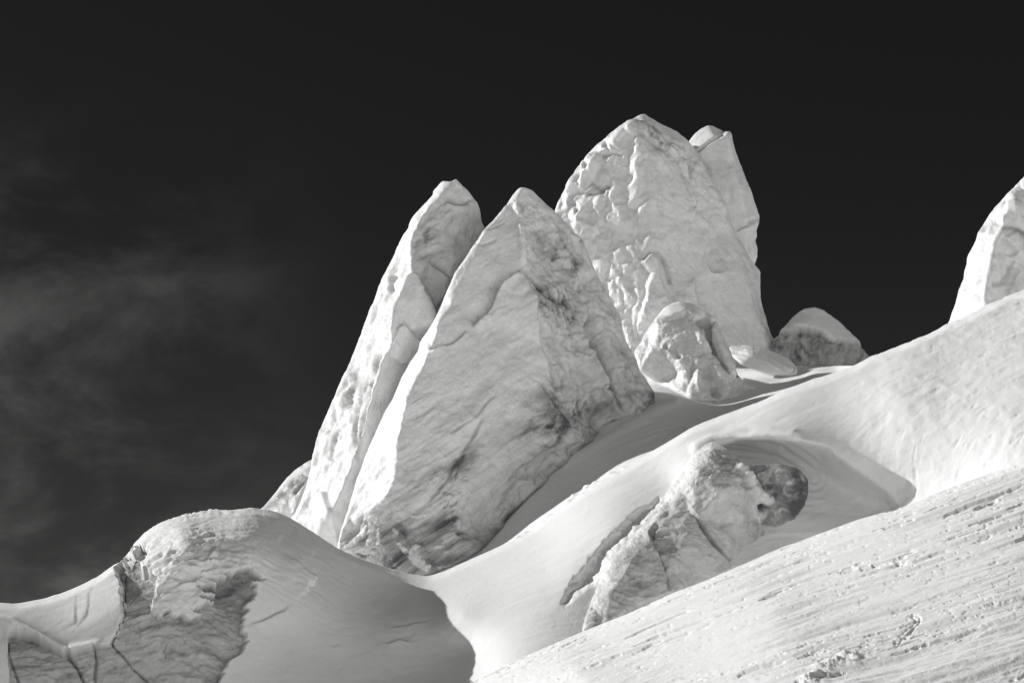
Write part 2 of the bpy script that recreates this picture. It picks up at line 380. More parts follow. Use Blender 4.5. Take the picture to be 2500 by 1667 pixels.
# (filled in below) -------- A: near slope
A_CREST = [(300, 2100), (700, 1880), (1000, 1738), (1159, 1661), (1207, 1635), (1278, 1600), (1424, 1538), (1534, 1495), (1640, 1446), (1780, 1391), (1895, 1340), (1997, 1300), (2108, 1261), (2197, 1236), (2300, 1196), (2400, 1160), (2500, 1122), (2700, 1040), (3000, 930), (3400, 800)]
def near_slope():
    cr = smooth_curve(A_CREST, 20)
    xs = np.concatenate([np.arange(300, 1000, 12.), np.arange(1000, 2560, 2.6), np.arange(2560, 3400, 12.)])
    bot = 2700.
    dens = np.concatenate([np.arange(0, 30, 1.6), np.arange(30, 600, 1.9), np.arange(600, 1500, 14.)])
    rows = dens / dens[-1]
    X, Y = sheet_grid(xs, cr, rows, bot)
    # keep row spacing in pixels near the crest
    c = cr(xs)[None]; Y = c + np.minimum(dens[:, None], 1e9) * np.clip((bot - c) / 1500., .6, 1.2)
    dep = tps([(1100, 1690, 74), (1424, 1538, 78), (1895, 1340, 84), (2500, 1122, 92), (3200, 860, 104), (1424, 1660, 60), (1895, 1660, 47), (2500, 1660, 44), (1895, 1500, 62), (2500, 1400, 62), (2200, 1300, 78),
               (1400, 2400, 27), (2300, 2400, 24), (3200, 2400, 24), (3200, 1660, 44), (400, 2100, 62), (400, 2600, 34)])
    D = dep(X, Y)
    q = (Y - c)
    D = D + 3.0 * (1 - sm(q, 0, 26)) ** 2
    P = world(X, Y, D).reshape(-1, 3)
    # back side of the crest drops away
    nr, nc = X.shape
    G = P.reshape(nr, nc, 3)
    back = []
    for k, (dy, dz) in enumerate(((12., -7.), (4., -1.6), (1.2, -.3))):
        back.append(G[0] + np.array([0.3 * dy, dy, dz]))
    G = np.concatenate([np.stack(back), G]); nr += 3; P = G.reshape(-1, 3)
    Fc, n = sgrid(P, nr, nc)
    # wind-carved streaks: along the slope's own rise
    # metres along the rows (the wind's direction) and across them
    G = P.reshape(nr, nc, 3); U_ = np.concatenate([[0], np.cumsum(np.linalg.norm(np.diff(G[nr // 3], axis=0), axis=1))]); V_ = np.concatenate([[0], np.cumsum(np.linalg.norm(np.diff(G[:, nc // 2], axis=0), axis=1))])
    u = np.tile(U_, nr) + .5 * fbm(P * .2, 3); v = np.repeat(V_, nc) + .35 * fbm(P * .10 + 9, 3)
    def st(su, sv, seed): return np.stack([u * su, v * sv, np.full(len(u), seed)], 1)
    h = 0.16 * fbm(st(.07, .32, 1.), 3) + 0.05 * fbm(st(.25, 1.1, 3.), 4)
    patch = sm(fbm(st(.05, .14, 8.), 3), -.05, .4)
    thin = sm(fbm(st(.04, .10, 28.), 3), -.25, .3)
    s1 = fbm(st(.45, 1.5, 5.), 5, .55); s2 = fbm(st(1.1, 3.0, 15.), 4, .6); s3 = fbm(st(.22, .62, 25.), 5, .5); band = sm(v, 24, 4)
    near = 1 - .5 * sm(v, 24, 50)
    h = h - 0.17 * near * sm(s1, .21, .28) * (.05 + .95 * np.maximum(patch, .8 * band)) - 0.08 * near * sm(s2, .26, .34) * np.maximum(thin, .7 * band) - .15 * near * sm(s3, .26, .31) * sm(fbm(st(.03, .08, 38.), 2), -.1, .15)
    h = h + .04 * s1 + .015 * fbm(st(1.5, 3., 45.), 4, .7)
    h = h + 0.012 * fbm(P * 3.0, 3)
    # clump of broken snow blocks near the bottom, and a small curved track
    px = np.concatenate([np.repeat(xs[None], 3, 0), X]).ravel(); py = np.concatenate([np.repeat(cr(xs)[None], 3, 0), Y]).ravel()
    d, s_, tt = ldist(px, py, [(1965, 1667), (1990, 1650), (2015, 1628), (2035, 1612), (2065, 1602), (2085, 1603)])
    rub = np.exp(-(d / 16) ** 2); f1, f2 = worley(P * np.array([2.2, 1.2, 2.2])); h = h + .6 * rub * (.05 + .5 * np.clip(.55 - f1, 0, 1) + .35 * np.abs(fbm(P * 1.8, 4, .7)))
    d, s_, tt = ldist(px, py, [(2188, 1568), (2200, 1553), (2222, 1535), (2240, 1518), (2242, 1508), (2232, 1504)])
    h = h - .09 * np.exp(-((d - 4.) / 2.4) ** 2) * (.5 + fbm(P * 2., 3))
    P = P + n * h[:, None]
    tone = np.full(len(P), .9)
    o = link_mesh('snow_slope', P, Fc, M_SNOW, None, dict(tone=tone, snow=np.ones(len(P))), None); o['kind'] = 'structure'
    print('near slope', len(P), '%.1fs' % (time.time() - T0))
near_slope()

# -------- B + D: the middle slope with the mound on its left
BD_CREST = [(-900, 1560), (-500, 1500), (-100, 1473), (0, 1470), (41, 1472), (102, 1462), (153, 1448), (204, 1425), (245, 1405), (275, 1383), (306, 1368), (318, 1345), (330, 1328), (352, 1303), (388, 1280), (434, 1263), (470, 1255), (510, 1247), (561, 1246), (612, 1239), (663, 1244), (704, 1262), (755, 1293), (816, 1334), (867, 1359), (944, 1387), (1000, 1403), (1046, 1408), (1078, 1397), (1136, 1370), (1193, 1344), (1250, 1317), (1300, 1290), (1342, 1255), (1385, 1225), (1449, 1180), (1508, 1147), (1551, 1123), (1619, 1085), (1680, 1048), (1753, 1016), (1829, 990), (1923, 950), (2008, 922), (2090, 892), (2110, 880), (2125, 872), (2164, 859), (2205, 843), (2240, 827), (2266, 816), (2291, 802), (2315, 791), (2365, 770), (2420, 742), (2467, 722), (2500, 711), (2700, 620), (3100, 480)]
D_CTRL = [(-800, 1540, 84), (0, 1470, 91), (200, 1425, 92), (350, 1310, 97), (500, 1250, 99.3), (640, 1243, 100.3), (755, 1293, 100.5), (450, 1320, 93.6), (600, 1310, 95.0), (740, 1350, 96.4), (867, 1360, 100), (1000, 1403, 102),
    (0, 1560, 88), (0, 1667, 86.5), (300, 1450, 90.2), (300, 1667, 88), (500, 1400, 92), (500, 1667, 89), (650, 1400, 93.5), (700, 1550, 92), (850, 1500, 94), (700, 1667, 90), (900, 1667, 90), (1000, 1500, 94.5), (1050, 1600, 91.2),
    (1046, 1408, 102), (1136, 1370, 103), (1300, 1290, 104), (1508, 1147, 104.5), (1680, 1048, 105), (1829, 990, 105.2), (2008, 922, 105.5), (2125, 872, 106), (2315, 791, 107), (2500, 711, 108), (3100, 480, 112),
    (1130, 1500, 93.2), (1135, 1580, 91.2), (1230, 1620, 86.5), (1300, 1500, 90.5), (1400, 1400, 94), (1500, 1300, 97), (1700, 1150, 100),
    (1940, 1064, 100.9), (2048, 1102, 100.3), (2129, 1162, 99.7), (2197, 1232, 98.8), (2200, 1100, 98.7), (2350, 1150, 95.8), (2200, 950, 101.2), (2500, 900, 99.0), (2500, 1120, 93), (2900, 900, 97),
    (1700, 1450, 94), (1850, 1400, 97), (2000, 1300, 98.8), (1760, 1067, 103.0), (1850, 1045, 102.4), (1640, 1185, 101), (1450, 1450, 92), (1100, 1900, 79), (500, 2000, 84), (-500, 1800, 80), (-500, 2400, 76), (500, 2600, 76), (1500, 2000, 76), (2500, 1500, 86), (3000, 1300, 88)]
SCOOP = [(1738, 1076), (1793, 1064), (1882, 1059), (1938, 1064), (2023, 1081), (2048, 1102), (2086, 1132), (2129, 1162), (2171, 1196), (2197, 1232), (2180, 1330), (1850, 1480), (1500, 1620), (1440, 1590), (1462, 1480), (1490, 1410), (1560, 1335), (1640, 1240), (1690, 1150)]
ICE_LEFT = [(283, 1388), (300, 1372), (330, 1340), (345, 1326), (358, 1335), (362, 1355), (357, 1372), (340, 1380), (352, 1393), (372, 1400), (380, 1412), (383, 1440), (379, 1460), (372, 1480), (370, 1488), (386, 1502), (410, 1492), (424, 1506), (450, 1494), (466, 1505), (505, 1500), (470, 1482), (520, 1468), (476, 1464), (525, 1452), (484, 1446), (476, 1434), (535, 1432), (508, 1420), (552, 1414), (540, 1402), (565, 1405), (580, 1392), (612, 1384), (622, 1385), (632, 1405), (637, 1416), (622, 1418), (612, 1410), (617, 1430), (615, 1450), (604, 1470), (604, 1490), (595, 1500), (600, 1540), (603, 1565), (590, 1590), (565, 1605), (548, 1630), (535, 1667), (528, 1800), (40, 1800), (20, 1667), (20, 1540), (30, 1533), (60, 1540), (100, 1560), (150, 1590), (175, 1592), (225, 1580), (270, 1572), (285, 1540), (298, 1500), (300, 1450), (296, 1420)]
def mid_slope():
    cr0 = smooth_curve(BD_CREST, 10)
    def cr(x):
        j = fbm(np.stack([x * .03, x * 0, x * 0 + 4.], 1), 5, .7)
        amp = 1.5 + 4.5 * np.exp(-((x - 470) / 110.) ** 2)
        return cr0(x) + j * amp
    xs = np.concatenate([np.arange(-900, -20, 14.), np.arange(-20, 2530, 2.8), np.arange(2530, 3100, 14.)])
    dens = np.concatenate([np.arange(0, 30, 1.8), np.arange(30, 520, 2.8), np.arange(520, 1700, 14.)])
    c = cr(xs)[None]; X = np.repeat(xs[None], len(dens), 0); Y = c + dens[:, None]
    dep = tps(D_CTRL); D = dep(X, Y); q = Y - c
    D = D + 1.6 * (1 - sm(q, 0, 22)) ** 2
    x, y = X.ravel(), Y.ravel(); D = D.ravel()
    # scoop behind the block
    ds, _, _ = ldist(x, y, SCOOP, True); ins = inside(x, y, SCOOP); k = np.where(ins, ds, 0)
    rim = smooth_poly([(1415, 1570), (1449, 1451), (1466, 1404), (1530, 1323), (1572, 1276), (1615, 1221), (1653, 1162), (1691, 1106), (1738, 1076), (1793, 1064), (1882, 1059), (1938, 1064), (1960, 1066)], 12, 0, 0, False)
    rd = dep(rim[:, 0], rim[:, 1]); ix = np.where(ins)[0]; sw = np.full(len(ix), 1e-12); sv_ = np.zeros(len(ix)); xi, yi = x[ix], y[ix]
    for q_ in range(len(rim)):
        e_ = (yi - rim[q_, 1]) - .43 * (xi - rim[q_, 0]); w_ = np.exp(-(e_ / 16.) ** 2) + 1e-9; sw += w_; sv_ += w_ * (rd[q_] - np.maximum(xi - rim[q_, 0], 0) * .0216 * math.tan(SUN_PHI))
    bd_ = D.copy(); bd_[ix] = sv_ / sw
    D = np.where(ins, np.maximum(D, bd_ + .15 + (.5 + 3.2 * np.clip((1300 - y) / 240., 0, 1)) * sm(k, 0, 75)) * sm(k, 0, 26) + D * (1 - sm(k, 0, 26)), D)
    PIT = [(1612, 1206), (1560, 1238), (1512, 1276), (1470, 1319), (1406, 1395), (1374, 1450), (1364, 1478), (1385, 1489), (1415, 1455), (1453, 1432), (1475, 1395), (1500, 1353), (1560, 1298), (1625, 1225)]
    pj = 10 * fbm(np.stack([x * .03, y * .03, x * 0], 1), 4, .6); dp_, _, _ = ldist(x + pj, y + pj, PIT, True); pit = np.where(inside(x + pj, y + pj, PIT), dp_, 0); D = D + 1.25 * sm(pit, 0, 34)
    P = world(x, y, D); nr, nc = X.shape; G = P.reshape(nr, nc, 3)
    back = [G[0] + np.array([0.0, dy, dz]) for dy, dz in ((14., -9.), (5., -2.2), (1.3, -.35))]
    G = np.concatenate([np.stack(back), G]); nr += 3; P = G.reshape(-1, 3)
    x = np.concatenate([np.tile(xs, 3), x]); y = np.concatenate([np.tile(cr(xs) - 3, 3), y])
    for _ in range(2):
        Fc, n = sgrid(P, nr, nc)
    crest_d = y - np.tile(cr(xs), nr)
    # zones
    mound = sm(x, 1150, 850)
    wp = 7 * fbm(P * .9, 4, .6), 7 * fbm(P * .9 + 33, 4, .6)
    jg = fbm(aniso(P, 12, .5, 1.6, seed=7), 4, .55); jf = fbm(aniso(P, 25, .8, 2.2, seed=17), 3, .55) * sm(x, 240, 330); jg = jg * sm(x, 200, 320); wx, wy = x + 1.2 * wp[0] + 18 * jg + 12 * jf, y + 1.0 * wp[1] - 7 * jg - 5 * jf + 26 * fbm(aniso(P, 60, .7, 1.8, seed=27), 4, .55) * np.exp(-(((x - 420) / 120.) ** 2 + ((y - 1480) / 60.) ** 2))
    di, _, _ = ldist(wx, wy, ICE_LEFT, True); ii = inside(wx, wy, ICE_LEFT) & (crest_d > 3)
    sd_ = np.where(ii, di, -di); ice = sm(sd_, -1., 1.5)
    # snow detail: gentle drift forms, ripples near the mound crest, streaks on the right
    h = .12 * fbm(P * np.array([.12, .12, .2]), 3) + .025 * fbm(aniso(P, 25, .8, 2.6, seed=41., warp=.4), 4, .65)
    rip = np.exp(-((x - 620) / 210.) ** 2) * sm(crest_d, 5, 20) * sm(crest_d, 260, 110)
    dr = ldist(x, y, [(388, 1300), (520, 1262), (640, 1262), (740, 1310), (860, 1380)])[0]
    h = h + rip * .07 * ridged(np.stack([x * .012, dr * .075, 0 * x + 2.], 1) + .5 * np.stack([wp[0], wp[1], 0 * x], 1) * .15, 3)
    lump = np.exp(-(((x - 470) / 120.) ** 2 + ((y - 1400) / 90.) ** 2)); h = h + lump * .8 * np.abs(fbm(aniso(P, 20, .5, 1.2, seed=6., warp=.6, wscale=.4), 4, .6)) + lump * .25
    right = sm(x, 1100, 1350)
    pa = world(1650., 1280., dep(np.array([1650.]), np.array([1280.]))[0]); pb = world(2300., 980., dep(np.array([2300.]), np.array([980.]))[0]); e1 = (pb - pa) / np.linalg.norm(pb - pa); e2 = np.cross([0, -.3, .95], e1); e2 /= np.linalg.norm(e2)
    W = P + .5 * np.stack([fbm(P * .15, 3), fbm(P * .15 + 9, 3), 0 * P[:, 0]], 1); u, v = W @ e1, W @ e2
    st = lambda a, b, s_: np.stack([u * a, v * b, np.full(len(u), s_)], 1)
    upr = sm(x, 2000, 2350)
    h = h - right * (.015 + .02 * upr) * sm(fbm(st(.5, 1.7, 5.), 4, .6), .28, .38) - right * upr * .022 * sm(fbm(st(1.2, 3.0, 9.), 4, .65), .22, .34) + right * .04 * fbm(st(.2, 1.0, 2.), 4) + right * upr * .012 * fbm(P * 1.8, 4, .7)
    # wave-like drift edges on the upper right and in the shaded hollow
    h = h + sm(x, 2000, 2200) * .06 * (1 - np.abs(fbm(P * .22 + 3.3, 4, .6)) * 4).clip(0, 1)
    sc_in = sm(np.concatenate([np.zeros(3 * len(xs)), k]), 2, 40)
    rim = ldist(x, y, [(1730, 1085), (1800, 1085), (1900, 1100), (1960, 1140), (1985, 1165)])
    h = h + sc_in * .13 * np.sin(np.clip(rim[0], 0, 90) * .35 + 3 * fbm(P * .3, 3)) * np.exp(-rim[0] / 45.) * sm(x, 2060, 1900) + sc_in * .05 * fbm(aniso(P, 25, .3, 2.2, seed=2., warp=.5), 4)
    pt = np.concatenate([np.zeros(3 * len(xs)), pit]); h = h + sm(pt, 2, 20) * .28 * fbm(P * 1.0, 5, .6)
    # cornice edge: fluted lip where the hollow begins
    dc = ldist(x, y, [(1700, 1095), (1740, 1072), (1793, 1062), (1882, 1057), (1938, 1062)])
    h = h + (.20 + .22 * fbm(P * .35 + 4, 3)) * np.exp(-(dc[0] / 12.) ** 2)
    # blocky crust broken along the crest of the slope
    cr2 = np.exp(-(crest_d / 7.) ** 2) * sm(x, 1180, 1300) * sm(x, 1560, 1480); f1, f2 = worley(P * 1.6); h = h + cr2 * .45 * np.clip(.6 - f1, 0, 1)
    h = h + np.exp(-(crest_d / 10.) ** 2) * sm(x, 380, 430) * sm(x, 650, 560) * .25 * np.clip(.7 - worley(P * 2.2)[0], 0, 1)
    # crust marks in the mound's shaded snow
    for ln, a_, w_ in (([(690, 1350), (730, 1375), (768, 1412), (745, 1450), (728, 1462)], .16, 30.), ([(600, 1525), (640, 1515), (672, 1500), (720, 1470)], .10, 22.), ([(185, 1450), (183, 1490), (187, 1520), (150, 1530)], .025, 10.), ([(232, 1420), (215, 1460), (212, 1500), (190, 1530), (215, 1540)], .025, 10.),
                       ([(935, 1572), (960, 1567), (985, 1558), (1010, 1566)], .10, 14.), ([(955, 1533), (1000, 1525), (1050, 1517)], .06, 10.), ([(812, 1574), (838, 1572)], .05, 8.)):
        d_, s_, t_ = ldist(wx, wy, ln); h = h + a_ * s_ * np.exp(-d_ / w_) * sm(d_, 0, 2.5) * np.sin(np.pi * np.clip(t_, .04, .96))
    # drift lip over the left ice
    for ln in ([(-20, 1512), (30, 1520), (100, 1553), (165, 1588), (225, 1575), (268, 1570)],):
        d_, s_, t_ = ldist(x, y - 4, ln); h = h + .30 * np.exp(-(d_ / 13.) ** 2) * sm(t_, 1., .9)
    # the ice: sunk below the snow, with strata and cracks
    strata = fbm(aniso(P, 4, .12, 1.5, seed=3., warp=1.6, wscale=.12), 5, .6)
    rg = ridged(aniso(P, 8, .22, 1.5, seed=9., warp=1.2, wscale=.2), 4)
    hi = -.45 + .30 * strata + .12 * rg + .09 * fbm(P * 1.6, 5, .7)
    tone_i = .52 + .20 * strata - .16 * sm(rg, .6, .92) + .10 * fbm(P * .8, 5, .7)
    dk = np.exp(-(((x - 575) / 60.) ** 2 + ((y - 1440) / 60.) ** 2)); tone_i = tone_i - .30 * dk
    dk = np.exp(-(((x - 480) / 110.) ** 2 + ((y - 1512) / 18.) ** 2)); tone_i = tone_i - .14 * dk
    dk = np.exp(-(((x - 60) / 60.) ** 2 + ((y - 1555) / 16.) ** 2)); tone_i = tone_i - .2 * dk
    cracks = [([(306, 1372), (303, 1400), (304, 1440), (298, 1470), (300, 1495), (285, 1540), (270, 1568)], 3.2, .5), ([(270, 1568), (300, 1600), (325, 1632), (360, 1660), (390, 1700)], 3.0, .45), ([(165, 1590), (190, 1625), (210, 1667), (220, 1720)], 5., .7), ([(228, 1578), (235, 1610), (233, 1650), (236, 1700)], 6., .5), ([(20, 1540), (22, 1580), (35, 1625), (48, 1667), (55, 1720)], 3.2, .6), ([(418, 1560), (408, 1580), (408, 1605)], 1.6, .15)]
    for ln, w_, a_ in cracks:
        d_, s_, t_ = ldist(x + .4 * wp[0], y + .4 * wp[1], ln); w2 = np.maximum(w_ * .5 * (1 + 1.6 * fbm(P * 1.1 + 70, 3)), .5); g = np.exp(-(d_ / w2) ** 2); hi = hi - .4 * a_ * g; tone_i = tone_i - .22 * g
        ice = np.maximum(ice, g * (crest_d > 2))
    h = h * (1 - ice) + hi * ice
    P = P + n * h[:, None]
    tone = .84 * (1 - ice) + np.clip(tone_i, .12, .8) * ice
    fi = ice[Fc].mean(1) > .5
    nrm = vnormals(P, Fc)
    if (nrm * n).sum() < 0: nrm = -nrm
    fx = x[Fc].mean(1); fy = y[Fc].mean(1)
    sp = 990 + (fy - 1405) * -.1
    isD = (fx < sp) & (fy < 1900) | fi
    def emit(nm, m, mat, parent=None, base=np.zeros(3)):
        FF = Fc[m]; u_, inv = np.unique(FF, return_inverse=True)
        return link_mesh(nm, P[u_] - base, inv.reshape(FF.shape), mat, parent, dict(tone=tone[u_], snow=1 - ice[u_]), nrm[u_])
    o = emit('hill', ~isD, M_SNOW); o['kind'] = 'structure'
    base = world(450, 1900, 86)
    r = thing('snow_mound', 'rounded snow mound with grey ice exposed in its shaded front, at the lower left', 'snow mound', tuple(float(q) for q in base))
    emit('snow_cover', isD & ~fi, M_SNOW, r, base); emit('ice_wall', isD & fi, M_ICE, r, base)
    print('mid slope', len(P), '%.1fs' % (time.time() - T0))
mid_slope()

# -------- C: the hollow in which the towers stand
C_DEP = tps([(1050, 1412, 115), (1174, 1344, 116.5), (1250, 1345, 110), (1450, 1210, 111), (1600, 1110, 113), (1850, 1010, 116), (2000, 940, 118), (2110, 900, 120),
           (1231, 1290, 118), (1325, 1190, 120), (1450, 1080, 121.8), (1530, 1030, 123), (1602, 990, 124.5), (1690, 975, 129), (1750, 1000, 126), (1800, 978, 129), (1840, 955, 132), (1900, 935, 135), (1960, 915, 138), (2040, 900, 138),
           (1870, 880, 148), (1700, 900, 142), (1300, 1050, 136), (1200, 1200, 128), (900, 1420, 118), (600, 1500, 126), (0, 1600, 138), (-800, 1700, 150), (2300, 860, 140), (3000, 640, 150)])
C_CREST = [(-1200, 1800), (0, 1640), (600, 1450), (850, 1415), (960, 1360), (1060, 1240), (1200, 1060), (1420, 930), (1520, 890), (1600, 893), (1780, 878), (1900, 893), (2000, 893), (2100, 892), (2200, 880), (2315, 830), (2500, 760), (3200, 520)]
def g(x, y, off=-0.25): return (x, y, float(C_DEP(np.array([float(x)]), np.array([float(y)]))[0]) + off)
def hollow():
    cr = smooth_curve(C_CREST, 10)
    xs = np.concatenate([np.arange(-1200, 800, 20.), np.arange(800, 2200, 3.5), np.arange(2200, 3200, 16.)])
    tt = np.linspace(0, 1, 110)[:, None]; bdc = smooth_curve(BD_CREST, 10)
    bot = np.maximum(bdc(np.clip(xs, -900, 3100)) + 60, cr(xs) + 120)[None]
    X = np.repeat(xs[None], len(tt), 0); Y = cr(xs)[None] * (1 - tt) + bot * tt; x, y = X.ravel(), Y.ravel()
    P = world(x, y, np.maximum(C_DEP(x, y), tps(D_CTRL)(x, np.maximum(y, np.tile(bdc(np.clip(xs, -900, 3100)), len(tt)))) + 2.0)); nr, nc = X.shape; G = P.reshape(nr, nc, 3)
    G = np.concatenate([np.stack([G[0] + np.array([0, dy, dz]) for dy, dz in ((60., -25.), (20., -5.), (6., -.5))]), G]); nr += 3; P = G.reshape(-1, 3)
    x = np.concatenate([np.tile(xs, 3), x]); y = np.concatenate([np.tile(cr(xs), 3), y])
    Fc, n = sgrid(P, nr, nc)
    h = .06 * fbm(aniso(P, 20, .3, 1.6, seed=2., warp=.6), 4) + .02 * fbm(P * 1.5, 3)
    d_, s_, t_ = ldist(x, y, [(1380, 1130), (1420, 1110), (1500, 1062), (1600, 1003), (1650, 985)]); h = h + .2 * np.exp(-(d_ / 12.) ** 2)
    P = P + n * h[:, None]
    o = link_mesh('snow_hollow', P, Fc, M_SNOW, None, dict(tone=np.full(len(P), .84), snow=np.ones(len(P)))); o['kind'] = 'structure'
hollow()
# the snowfield round and behind the photographer, out to the horizon
def snowfield():
    r = np.concatenate([np.linspace(0, 200, 40), np.geomspace(210, 9000, 30)]); a = np.linspace(0, 2 * math.pi, 97)
    R_, A_ = np.meshgrid(r, a); x, y = (R_ * np.cos(A_)).ravel(), (R_ * np.sin(A_)).ravel()
    z = -2.2 - .012 * np.hypot(x, y) + 1.2 * fbm(np.stack([x * .02, y * .02, x * 0], 1), 3) * sm(np.hypot(x, y), 10, 60)
    P = np.stack([x, y, z], 1); Fc = grid_faces(len(a), len(r)); n = vnormals(P, Fc)
    if n[:, 2].mean() < 0: Fc = Fc[:, ::-1]
    o = link_mesh('snowfield', P, Fc, M_SNOW, None, dict(tone=np.full(len(P), .84), snow=np.ones(len(P)))); o['kind'] = 'structure'
snowfield()

# ------------------------------------------------------------------ shared ice surface recipes
def lines(c, items, disp, tone, wob=1.0):
    """cracks ('g'), ledges ('s'), ribs ('r'): (kind, points, width px, metres, darkness)"""
    mod = np.clip(.9 + 1.1 * fbm(c['P'] * .7 + 91, 3), .4, 1.5)
    xx = c['x'] * (1 - .6 * wob) + c['wx'] * .6 * wob; yy = c['y'] * (1 - .6 * wob) + c['wy'] * .6 * wob
    for kind, pts, w_, a_, dk in items:
        d, s_, t = ldist(xx, yy, pts); e = sm(t, 0, .12) * sm(t, 1, .88) * mod
        if kind == 'g': q = np.exp(-(d / w_) ** 2) * e; disp = disp - a_ * q; tone = tone - dk * q
        elif kind == 'r': q = np.exp(-(d / w_) ** 2) * e; disp = disp + a_ * q; tone = tone + dk * q
        elif kind == 's': q = np.exp(-d / w_) * np.tanh(d / 2.2) * s_ * e; disp = disp + a_ * q; tone = tone - dk * np.exp(-(d / 3.) ** 2) * e
    return disp, tone
def blobs(c, items, tone):
    for x, y, rx, ry, ang, am in items:
        a = math.radians(ang); dx, dy = c['wx'] - x, -(c['wy'] - y); u = (dx * math.cos(a) + dy * math.sin(a)) / rx; v = (-dx * math.sin(a) + dy * math.cos(a)) / ry
        tone = tone + am * np.exp(-(u * u + v * v))
    return tone
def veins(P, ang, seed, su=.16, sv=1.1, lo=.62, hi=.92, warp=1.5):
    Q = aniso(P, ang, su, sv, seed=seed, warp=warp, wscale=.12); r_ = ridged(Q, 5, .6); m = sm(fbm(P * .16 + seed, 3), -.25, .3)
    soft = sm(fbm(Q * np.array([.8, .8, .55]) + 50, 5, .62), -.02, .42)
    return .75 * sm(r_, lo, hi) * m + .95 * soft * (.35 + .65 * m)
def knobs(P, s, seed, st=(1, 1, .6), warp=.5):
    Q = (P + warp * np.stack([fbm(P * .5 + 2, 3), fbm(P * .5 + 8, 3), fbm(P * .5 + 18, 3)], 1)) * np.array(st) * s + seed
    f1, f2 = worley(Q); return (f2 - f1)
def mask_poly(c, poly, soft=5, warped=True):
    x, y = (c['wx'], c['wy']) if warped else (c['x'], c['y'])
    d, _, _ = ldist(x, y, poly, True); return sm(np.where(inside(x, y, poly), d, -d), -soft, soft)

